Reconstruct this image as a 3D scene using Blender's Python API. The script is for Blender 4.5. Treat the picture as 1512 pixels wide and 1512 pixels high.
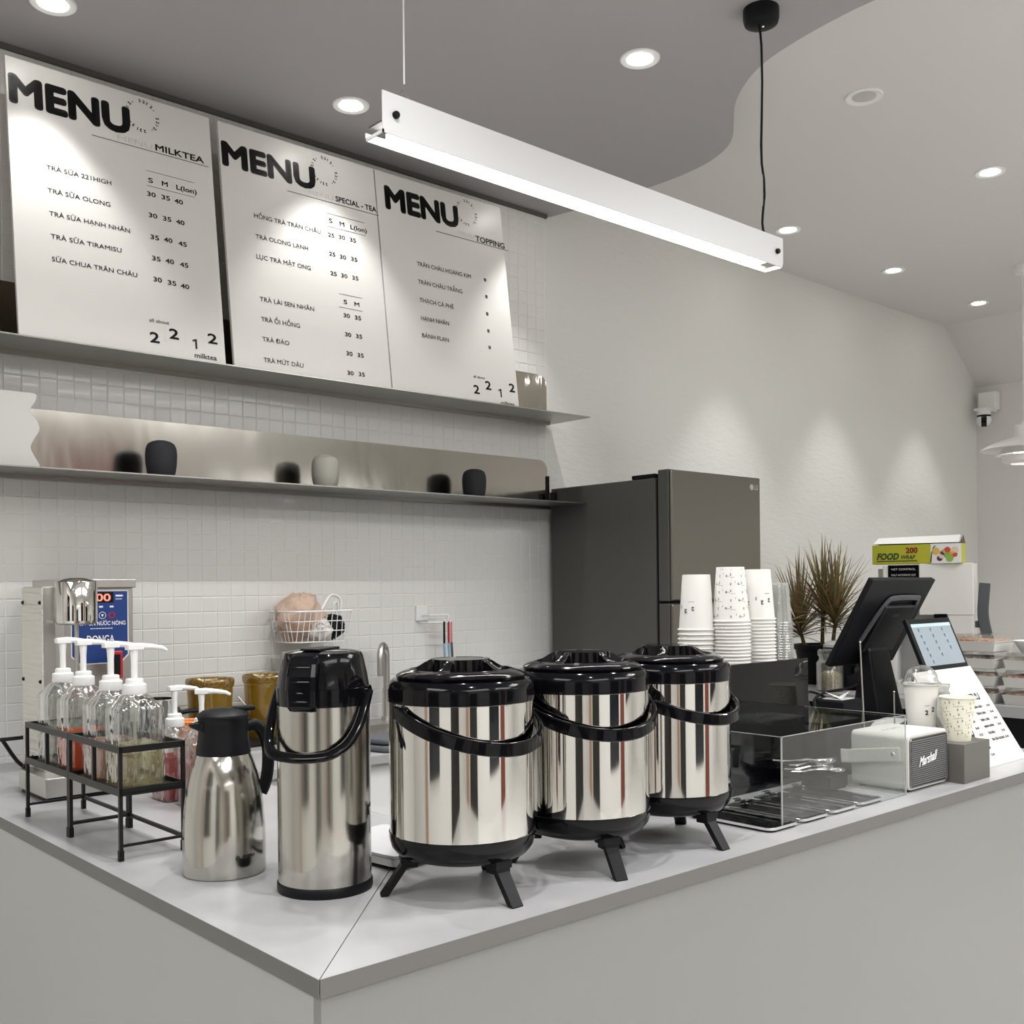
import bpy, bmesh, math, random
from math import sin, cos, pi, radians, sqrt, atan2
from mathutils import Vector, Matrix, Euler

random.seed(7)
for _o in list(bpy.data.objects):
    bpy.data.objects.remove(_o)
SC = bpy.context.scene
COL = SC.collection

# ------------------------------------------------------------------ camera
YAW, ROLL = 48.186, 0.58047
cam_d = bpy.data.cameras.new('camera')
cam = bpy.data.objects.new('camera', cam_d)
COL.objects.link(cam)
SC.camera = cam
cam_d.sensor_width = 36.0
cam_d.lens = 1553.375 / 1512 * 36.0
cam_d.shift_y = 112.06 / 1512
cam_d.clip_start = 0.05
_f = Vector((cos(radians(YAW)), sin(radians(YAW)), 0))
_r = Vector((sin(radians(YAW)), -cos(radians(YAW)), 0))
_d = Vector((0, 0, -1))
_r2 = cos(radians(ROLL)) * _r + sin(radians(ROLL)) * _d
_d2 = -sin(radians(ROLL)) * _r + cos(radians(ROLL)) * _d
_M = Matrix((_r2, -_d2, -_f)).transposed().to_4x4()
_M.translation = Vector((0, 0, 1.45))
cam.matrix_world = _M

# ------------------------------------------------------------------ world, exposure
W = bpy.data.worlds.new('world')
SC.world = W
W.use_nodes = True
W.node_tree.nodes['Background'].inputs[0].default_value = (0.8, 0.85, 0.9, 1)
W.node_tree.nodes['Background'].inputs[1].default_value = 0.05
SC.view_settings.view_transform = 'Standard'
SC.view_settings.look = 'None'
SC.view_settings.gamma = 1.0
SC.view_settings.use_curve_mapping = False
SC.view_settings.exposure = 1.05
SC.cycles.max_bounces = 10
SC.cycles.diffuse_bounces = 5
SC.cycles.glossy_bounces = 6
SC.cycles.transmission_bounces = 8
SC.cycles.transparent_max_bounces = 32
SC.cycles.caustics_reflective = False
SC.cycles.caustics_refractive = False
SC.cycles.sample_clamp_indirect = 3.0

# light levels of the lamps the room has
SPOT_W = 12.0        # each recessed downlight over the bar (watts)
ROOM_W = 15.0        # each recessed downlight over the seating side
STRIP_E = 12.0       # linear pendant diffuser
Z_GREY, Z_WHITE = 3.068, 3.175
WALL_Y = 3.3
def fill_area(x, y, z, sx, sy, watts):
    ld = bpy.data.lights.new('fill_light', 'AREA'); ld.shape = 'RECTANGLE'; ld.size = sx; ld.size_y = sy
    ld.energy = watts; ld.color = (1.0, 1.0, 0.99)
    lo = bpy.data.objects.new('fill_light', ld); COL.objects.link(lo); lo.location = (x, y, z)
# added fill lights out of view, raising the soft ambient level
fill_area(0.3, -2.0, 3.12, 2.4, 1.2, 32)
fill_area(3.4, -1.9, 3.12, 2.4, 1.2, 32)
fill_area(4.0, -0.2, 3.12, 1.2, 1.0, 26)
fill_area(-1.6, 0.9, 3.02, 1.0, 1.6, 22)
CZ = 0.95            # counter top

# ------------------------------------------------------------------ materials
MATS = {}
def mat(name, col=(0.8, 0.8, 0.8), rough=0.5, metal=0.0, spec=0.5, coat=0.0, emis=None, es=0.0,
        noise=None, bump=None, aniso=0.0, trans=0.0, ior=1.45):
    if name in MATS: return MATS[name]
    m = bpy.data.materials.new(name); m.use_nodes = True
    nt = m.node_tree; N = nt.nodes; Lk = nt.links
    b = N['Principled BSDF']
    b.inputs['Base Color'].default_value = (*col, 1)
    b.inputs['Roughness'].default_value = rough
    b.inputs['Metallic'].default_value = metal
    b.inputs['Specular IOR Level'].default_value = spec
    b.inputs['IOR'].default_value = ior
    b.inputs['Coat Weight'].default_value = coat
    b.inputs['Transmission Weight'].default_value = trans
    if aniso:
        b.inputs['Anisotropic'].default_value = aniso
        tg = N.new('ShaderNodeTangent'); tg.direction_type = 'RADIAL'; tg.axis = 'Z'
        Lk.new(tg.outputs[0], b.inputs['Tangent'])
    if emis:
        b.inputs['Emission Color'].default_value = (*emis, 1)
        b.inputs['Emission Strength'].default_value = es
    tc = N.new('ShaderNodeTexCoord')
    if noise:   # (scale xyz, colour 2, lo, hi)
        mp = N.new('ShaderNodeMapping'); mp.inputs['Scale'].default_value = noise[0]
        nz = N.new('ShaderNodeTexNoise'); nz.inputs['Scale'].default_value = 1.0; nz.inputs['Detail'].default_value = 4
        cr = N.new('ShaderNodeValToRGB')
        cr.color_ramp.elements[0].position = noise[2]; cr.color_ramp.elements[0].color = (*col, 1)
        cr.color_ramp.elements[1].position = noise[3]; cr.color_ramp.elements[1].color = (*noise[1], 1)
        Lk.new(tc.outputs['Object'], mp.inputs[0]); Lk.new(mp.outputs[0], nz.inputs[0])
        Lk.new(nz.outputs[0], cr.inputs[0]); Lk.new(cr.outputs[0], b.inputs['Base Color'])
    if bump:    # (scale xyz, strength, distance)
        mp2 = N.new('ShaderNodeMapping'); mp2.inputs['Scale'].default_value = bump[0]
        nz2 = N.new('ShaderNodeTexNoise'); nz2.inputs['Scale'].default_value = 1.0; nz2.inputs['Detail'].default_value = 3
        bp = N.new('ShaderNodeBump'); bp.inputs['Strength'].default_value = bump[1]; bp.inputs['Distance'].default_value = bump[2]
        Lk.new(tc.outputs['Object'], mp2.inputs[0]); Lk.new(mp2.outputs[0], nz2.inputs[0])
        Lk.new(nz2.outputs[0], bp.inputs['Height']); Lk.new(bp.outputs[0], b.inputs['Normal'])
    MATS[name] = m
    return m

def clear_mat(name, tint=(0.96, 0.97, 0.96), refl=0.05, edge=0.45, body=0.0, bodycol=(0.9, 0.9, 0.9), rough=0.02, wob=0.0):
    """thin clear plastic or glass: see-through tint + fresnel reflection + a little milky body"""
    if name in MATS: return MATS[name]
    m = bpy.data.materials.new(name); m.use_nodes = True
    nt = m.node_tree; N = nt.nodes; Lk = nt.links
    N.remove(N['Principled BSDF']); out = N['Material Output']
    tr = N.new('ShaderNodeBsdfTransparent'); tr.inputs[0].default_value = (*tint, 1)
    gl = N.new('ShaderNodeBsdfGlossy'); gl.inputs['Roughness'].default_value = rough
    lw = N.new('ShaderNodeLayerWeight'); lw.inputs[0].default_value = 0.35
    mr = N.new('ShaderNodeMapRange'); mr.inputs[3].default_value = refl; mr.inputs[4].default_value = edge
    Lk.new(lw.outputs['Facing'], mr.inputs[0])
    mx = N.new('ShaderNodeMixShader'); Lk.new(mr.outputs[0], mx.inputs[0]); Lk.new(tr.outputs[0], mx.inputs[1]); Lk.new(gl.outputs[0], mx.inputs[2])
    last = mx
    if wob:
        tc = N.new('ShaderNodeTexCoord'); mp = N.new('ShaderNodeMapping'); mp.inputs['Scale'].default_value = (28, 28, 11)
        nz = N.new('ShaderNodeTexNoise'); nz.inputs['Scale'].default_value = 1.0
        bp = N.new('ShaderNodeBump'); bp.inputs['Strength'].default_value = wob; bp.inputs['Distance'].default_value = 0.02
        Lk.new(tc.outputs['Object'], mp.inputs[0]); Lk.new(mp.outputs[0], nz.inputs[0]); Lk.new(nz.outputs[0], bp.inputs['Height'])
        Lk.new(bp.outputs[0], gl.inputs['Normal']); Lk.new(bp.outputs[0], lw.inputs['Normal'])
    if body > 0:
        df = N.new('ShaderNodeBsdfDiffuse'); df.inputs[0].default_value = (*bodycol, 1)
        tl = N.new('ShaderNodeBsdfTranslucent'); tl.inputs[0].default_value = (*bodycol, 1)
        m1 = N.new('ShaderNodeMixShader'); m1.inputs[0].default_value = 0.5
        Lk.new(df.outputs[0], m1.inputs[1]); Lk.new(tl.outputs[0], m1.inputs[2])
        m2 = N.new('ShaderNodeMixShader'); m2.inputs[0].default_value = body
        Lk.new(mx.outputs[0], m2.inputs[1]); Lk.new(m1.outputs[0], m2.inputs[2]); last = m2
    Lk.new(last.outputs[0], out.inputs[0])
    MATS[name] = m
    return m

M_wall = mat('painted_plaster', (0.73, 0.73, 0.70), 0.75, bump=((18, 18, 55), 0.55, 0.004))
M_wall_plain = mat('plain_plaster', (0.70, 0.69, 0.67), 0.8)
M_ceil_w = mat('cream_ceiling', (0.66, 0.645, 0.625), 0.8)
M_ceil_g = mat('grey_ceiling', (0.365, 0.35, 0.35), 0.6, bump=((3, 3, 3), 0.2, 0.01))
M_floor = mat('pale_floor', (0.66, 0.65, 0.63), 0.35)
M_tile = mat('white_glazed_tile', (0.74, 0.735, 0.71), 0.22, spec=0.5, coat=0.2, bump=((14, 14, 14), 0.25, 0.004))
M_grout = mat('light_grout', (0.78, 0.77, 0.74), 0.9)
M_top = mat('grey_laminate_top', (0.42, 0.42, 0.43), 0.30, noise=((7, 7, 7), (0.37, 0.37, 0.38), 0.4, 0.62))
M_edge = mat('grey_edge_band', (0.135, 0.132, 0.124), 0.5)
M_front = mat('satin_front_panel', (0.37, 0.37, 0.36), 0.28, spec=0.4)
M_gap = mat('dark_joint', (0.03, 0.03, 0.03), 0.8)
M_steel = mat('mirror_steel', (0.70, 0.69, 0.66), 0.045, 1.0, bump=((9, 9, 0.6), 0.06, 0.01))
M_brush = mat('brushed_steel', (0.52, 0.505, 0.465), 0.125, 1.0, aniso=0.975, bump=((70, 70, 0.4), 0.10, 0.004))
M_shelf = mat('shelf_steel', (0.46, 0.44, 0.40), 0.13, 1.0, bump=((5, 5, 1.2), 0.16, 0.02))
M_shelf_top = mat('polished_plate', (0.46, 0.43, 0.38), 0.05, 1.0, bump=((9, 9, 3), 0.10, 0.02))
M_shelf_u = mat('satin_steel', (0.55, 0.54, 0.51), 0.35, 1.0)
M_steel_d = mat('dark_steel', (0.32, 0.31, 0.29), 0.3, 1.0)
M_chrome = mat('chrome', (0.85, 0.85, 0.85), 0.08, 1.0)
M_blackg = mat('gloss_black_plastic', (0.003, 0.003, 0.004), 0.09, spec=0.28)
M_blackm = mat('matt_black_plastic', (0.0055, 0.006, 0.0075), 0.42, spec=0.22)
M_blackmetal = mat('black_powder_metal', (0.010, 0.010, 0.010), 0.4, spec=0.3)
M_white = mat('white_plastic', (0.80, 0.80, 0.79), 0.35)
M_paper = mat('white_paper', (0.66, 0.65, 0.63), 0.7)
M_cup = mat('paper_cup_white', (0.70, 0.69, 0.66), 0.5)
M_ink = mat('black_ink', (0.012, 0.012, 0.012), 0.35)
M_ink2 = mat('grey_ink', (0.55, 0.54, 0.51), 0.5)
M_board = mat('menu_board_white', (0.68, 0.67, 0.64), 0.32, spec=0.5)
M_glass = clear_mat('clear_plastic', (0.93, 0.94, 0.93), 0.09, 0.85, 0.04)
M_acry = clear_mat('acrylic_sheet', (0.95, 0.96, 0.955), 0.012, 0.30, 0.0)
M_bottle = clear_mat('bottle_plastic', (0.90, 0.92, 0.91), 0.10, 0.95, 0.03, wob=1.0)
M_acryedge = clear_mat('acrylic_edge', (0.8, 0.82, 0.8), 0.35, 0.8, 0.35, (0.85, 0.87, 0.85))
M_cupclear = clear_mat('clear_cup', (0.94, 0.95, 0.94), 0.09, 0.6, 0.22, (0.85, 0.85, 0.83))
M_amber = clear_mat('amber_glass', (0.90, 0.80, 0.32), 0.08, 0.45, 0.16, (0.60, 0.47, 0.07))
M_frost = clear_mat('white_frosted', (0.9, 0.9, 0.88), 0.06, 0.4, 0.55, (0.85, 0.84, 0.80))
M_bag = clear_mat('thin_plastic_bag', (0.93, 0.86, 0.80), 0.08, 0.5, 0.45, (0.75, 0.56, 0.45))
M_lamp = mat('lamp_glow', (1, 1, 1), 0.5, emis=(1.0, 0.97, 0.93), es=14.0)
M_strip = mat('strip_glow', (1, 1, 1), 0.5, emis=(1.0, 0.98, 0.96), es=STRIP_E)
M_fridge_s = mat('fridge_side_grey', (0.082, 0.082, 0.077), 0.35, spec=0.4)
M_fridge_d = mat('fridge_door_steel', (0.20, 0.19, 0.165), 0.28, 0.9)
M_screen = mat('lit_screen', (0.1, 0.1, 0.1), 0.2, emis=(0.47, 0.58, 0.66), es=0.30)
M_led = mat('red_led', (0.2, 0.0, 0.0), 0.3, emis=(1.0, 0.25, 0.16), es=0.8)
M_blue = mat('blue_panel', (0.014, 0.045, 0.19), 0.35)
M_red = mat('red_plastic', (0.42, 0.02, 0.025), 0.35)

# ------------------------------------------------------------------ mesh helpers
class MB:
    def __init__(s): s.v = []; s.f = []; s.sm = []
    def add(s, vs, fs, smooth=False, M=None):
        k = len(s.v)
        s.v += [tuple(M @ Vector(p)) if M else tuple(p) for p in vs]
        s.f += [tuple(i + k for i in f) for f in fs]; s.sm += [smooth] * len(fs); return s
    def box(s, x0, y0, z0, x1, y1, z1, M=None):
        vs = [(x0, y0, z0), (x1, y0, z0), (x1, y1, z0), (x0, y1, z0), (x0, y0, z1), (x1, y0, z1), (x1, y1, z1), (x0, y1, z1)]
        return s.add(vs, [(3, 2, 1, 0), (4, 5, 6, 7), (0, 1, 5, 4), (1, 2, 6, 5), (2, 3, 7, 6), (3, 0, 4, 7)], False, M)
    def cbox(s, cx, cy, cz, sx, sy, sz, M=None):
        return s.box(cx - sx / 2, cy - sy / 2, cz - sz / 2, cx + sx / 2, cy + sy / 2, cz + sz / 2, M)
    def lathe(s, prof, n=48, M=None, smooth=True, a0=0.0, a1=2 * pi, cap=True):
        full = abs(a1 - a0 - 2 * pi) < 1e-6
        m = n if full else n + 1
        vs = []; fs = []
        for (r, z) in prof:
            for i in range(m):
                a = a0 + (a1 - a0) * i / n
                vs.append((r * cos(a), r * sin(a), z))
        for j in range(len(prof) - 1):
            for i in range(n):
                i2 = (i + 1) % m
                fs.append((j * m + i, j * m + i2, (j + 1) * m + i2, (j + 1) * m + i))
        if cap and full:
            if prof[0][0] > 1e-5: fs.append(tuple(range(m - 1, -1, -1)))
            if prof[-1][0] > 1e-5: fs.append(tuple((len(prof) - 1) * m + i for i in range(m)))
        return s.add(vs, fs, smooth, M)
    def cyl(s, r, z0, z1, n=32, M=None, r2=None):
        return s.lathe([(r, z0), (r if r2 is None else r2, z1)], n, M)
    def tube(s, pts, r, n=10, closed=False, sx=1.0, M=None, up=None):
        """round (or flattened) tube along points; r may be a list"""
        P = [Vector(p) for p in pts]; k = len(P)
        vs = []; fs = []
        prev = None
        for i in range(k):
            if closed: t = P[(i + 1) % k] - P[i - 1]
            else: t = P[min(i + 1, k - 1)] - P[max(i - 1, 0)]
            t.normalize()
            u = Vector(up) if up else (prev if prev is not None else (Vector((0, 0, 1)) if abs(t.z) < 0.9 else Vector((1, 0, 0))))
            u = (u - t * u.dot(t)); u.normalize(); w = t.cross(u)
            prev = u
            rr = r[i] if isinstance(r, (list, tuple)) else r
            for j in range(n):
                a = 2 * pi * j / n
                vs.append(P[i] + u * (rr * cos(a)) + w * (rr * sx * sin(a)))
        for i in range(k if closed else k - 1):
            i2 = (i + 1) % k
            for j in range(n):
                j2 = (j + 1) % n
                fs.append((i * n + j, i * n + j2, i2 * n + j2, i2 * n + j))
        if not closed:
            fs.append(tuple(range(n - 1, -1, -1))); fs.append(tuple((k - 1) * n + j for j in range(n)))
        return s.add(vs, fs, True, M)
    def strap(s, pts, w, t, M=None, side=None, closed=False):
        """rectangular strap: w along 'side' dir, t across"""
        P = [Vector(p) for p in pts]; k = len(P); vs = []; fs = []
        for i in range(k):
            tt = (P[(i + 1) % k] - P[i - 1]) if closed else (P[min(i + 1, k - 1)] - P[max(i - 1, 0)])
            tt.normalize()
            sd = Vector(side) if side else Vector((0, 0, 1))
            sd = sd - tt * sd.dot(tt); sd.normalize(); nn = tt.cross(sd)
            for a, b in ((-1, -.6), (-.8, -1), (.8, -1), (1, -.6), (1, .6), (.8, 1), (-.8, 1), (-1, .6)):
                vs.append(P[i] + sd * (a * w / 2) + nn * (b * t / 2))
        for i in range(k if closed else k - 1):
            i2 = (i + 1) % k
            for j in range(8):
                j2 = (j + 1) % 8
                fs.append((i * 8 + j, i * 8 + j2, i2 * 8 + j2, i2 * 8 + j))
        if not closed:
            fs.append(tuple(range(7, -1, -1))); fs.append(tuple((k - 1) * 8 + j for j in range(8)))
        return s.add(vs, fs, False, M)
    def prism(s, poly, z0, z1, M=None):
        n = len(poly)
        vs = [(x, y, z0) for x, y in poly] + [(x, y, z1) for x, y in poly]
        fs = [tuple(range(n - 1, -1, -1)), tuple(range(n, 2 * n))] + [(i, (i + 1) % n, n + (i + 1) % n, n + i) for i in range(n)]
        return s.add(vs, fs, False, M)
    def sphere(s, r, c=(0, 0, 0), n=16, sc=(1, 1, 1), a0=-pi / 2, a1=pi / 2):
        m = max(6, n // 2)
        pr = [(r * cos(a0 + (a1 - a0) * i / m), r * sin(a0 + (a1 - a0) * i / m)) for i in range(m + 1)]
        pr = [(max(x, 1e-6), z) for x, z in pr]
        return s.lathe(pr, n, Matrix.Translation(c) @ Matrix.Diagonal((*sc, 1)), True, cap=False)

def resample(pts, k=4):
    out = []
    n = len(pts)
    for i in range(n - 1):
        p0, p1, p2, p3 = Vector(pts[max(i - 1, 0)]), Vector(pts[i]), Vector(pts[i + 1]), Vector(pts[min(i + 2, n - 1)])
        for j in range(k):
            u = j / k
            out.append(tuple(0.5 * ((2 * p1) + (-p0 + p2) * u + (2 * p0 - 5 * p1 + 4 * p2 - p3) * u * u + (-p0 + 3 * p1 - 3 * p2 + p3) * u ** 3)))
    out.append(tuple(pts[-1])); return out

def rrect(x0, y0, x1, y1, r, n=5):
    out = []
    for cx, cy, a in ((x1 - r, y1 - r, 0), (x0 + r, y1 - r, 90), (x0 + r, y0 + r, 180), (x1 - r, y0 + r, 270)):
        for i in range(n + 1):
            t = radians(a + 90 * i / n); out.append((cx + r * cos(t), cy + r * sin(t)))
    return out

def mk(name, mb, m, parent=None, bevel=0.0, kind=None, auto=True):
    me = bpy.data.meshes.new(name)
    me.from_pydata(mb.v, [], mb.f)
    bm = bmesh.new(); bm.from_mesh(me); bmesh.ops.recalc_face_normals(bm, faces=bm.faces); bm.to_mesh(me); bm.free()
    me.polygons.foreach_set('use_smooth', mb.sm)
    ms = m if isinstance(m, (list, tuple)) else [m]
    for q in ms: me.materials.append(q)
    o = bpy.data.objects.new(name, me); COL.objects.link(o)
    if auto and any(mb.sm):
        try:
            me.set_sharp_from_angle(angle=radians(38))
        except Exception: pass
    if parent: o.parent = parent
    if bevel:
        b = o.modifiers.new('bevel', 'BEVEL'); b.width = bevel; b.segments = 2; b.limit_method = 'ANGLE'; b.angle_limit = radians(40)
    if kind: o['kind'] = kind
    return o

def tag(o, label, cat, group=None, kind=None):
    o['label'] = label; o['category'] = cat
    if group: o['group'] = group
    if kind: o['kind'] = kind
    return o
def thing(name, loc, label, cat, rz=0.0, group=None):
    o = bpy.data.objects.new(name, None); COL.objects.link(o)
    o.empty_display_size = 0.05
    o.location = loc; o.rotation_euler = (0, 0, rz)
    return tag(o, label, cat, group)
def dup(root, loc, rz=None, label=None, group=None):
    c = root.copy(); COL.objects.link(c); c.location = loc
    if rz is not None: c.rotation_euler = (0, 0, rz)
    if label: c['label'] = label
    if group: c['group'] = group
    for ch in list(root.children):
        d = ch.copy(); COL.objects.link(d); d.parent = c
        for g in list(ch.children):
            e = g.copy(); COL.objects.link(e); e.parent = d
    return c
def struct(name, mb, m, bevel=0.0, parent=None):
    return mk(name, mb, m, parent, bevel, 'structure')

# ------------------------------------------------------------------ lettering
_TC = {}
def glyphs(s, offset=0.0, shear=0.0):
    key = (s, offset, shear)
    if key in _TC: return _TC[key]
    cu = bpy.data.curves.new('lettering_source', 'FONT'); cu.body = s; cu.size = 1.0; cu.offset = offset; cu.shear = shear
    cu.resolution_u = 3
    ob = bpy.data.objects.new('lettering_source', cu); COL.objects.link(ob)
    dg = bpy.context.evaluated_depsgraph_get(); dg.update()
    me = bpy.data.meshes.new_from_object(ob.evaluated_get(dg))
    vs = [(v.co.x, v.co.y) for v in me.vertices]; fs = [tuple(p.vertices) for p in me.polygons]
    bpy.data.meshes.remove(me); bpy.data.objects.remove(ob); bpy.data.curves.remove(cu)
    if vs:
        x0 = min(v[0] for v in vs); x1 = max(v[0] for v in vs)
    else: x0, x1 = 0, 1
    vs = [((x - x0) / (x1 - x0), y) for x, y in vs]
    _TC[key] = (vs, fs, x1 - x0)
    return _TC[key]
CAP = 0.71
def text(mb, s, fn, u, v, h, w=None, offset=0.0, shear=0.0, rot=0.0, bold=0.0):
    """writes s with cap height h at (u,v); fn maps (u,v) to a 3D point; w = total width"""
    vs, fs, adv = glyphs(s, offset, shear)
    sy = h / CAP
    ww = w if w else adv * sy
    c, sn = cos(rot), sin(rot)
    pts = []
    for x, y in vs:
        a, b = x * ww, y * sy
        pts.append(fn(u + a * c - b * sn, v + a * sn + b * c))
    mb.add(pts, fs)
    if bold:
        for k in range(8):
            du, dv = bold * h * cos(k * pi / 4), bold * h * sin(k * pi / 4)
            pts = []
            for x, y in vs:
                a, b = x * ww, y * sy
                pts.append(fn(u + du + a * c - b * sn, v + dv + a * sn + b * c))
            mb.add(pts, fs)
    return ww

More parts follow.
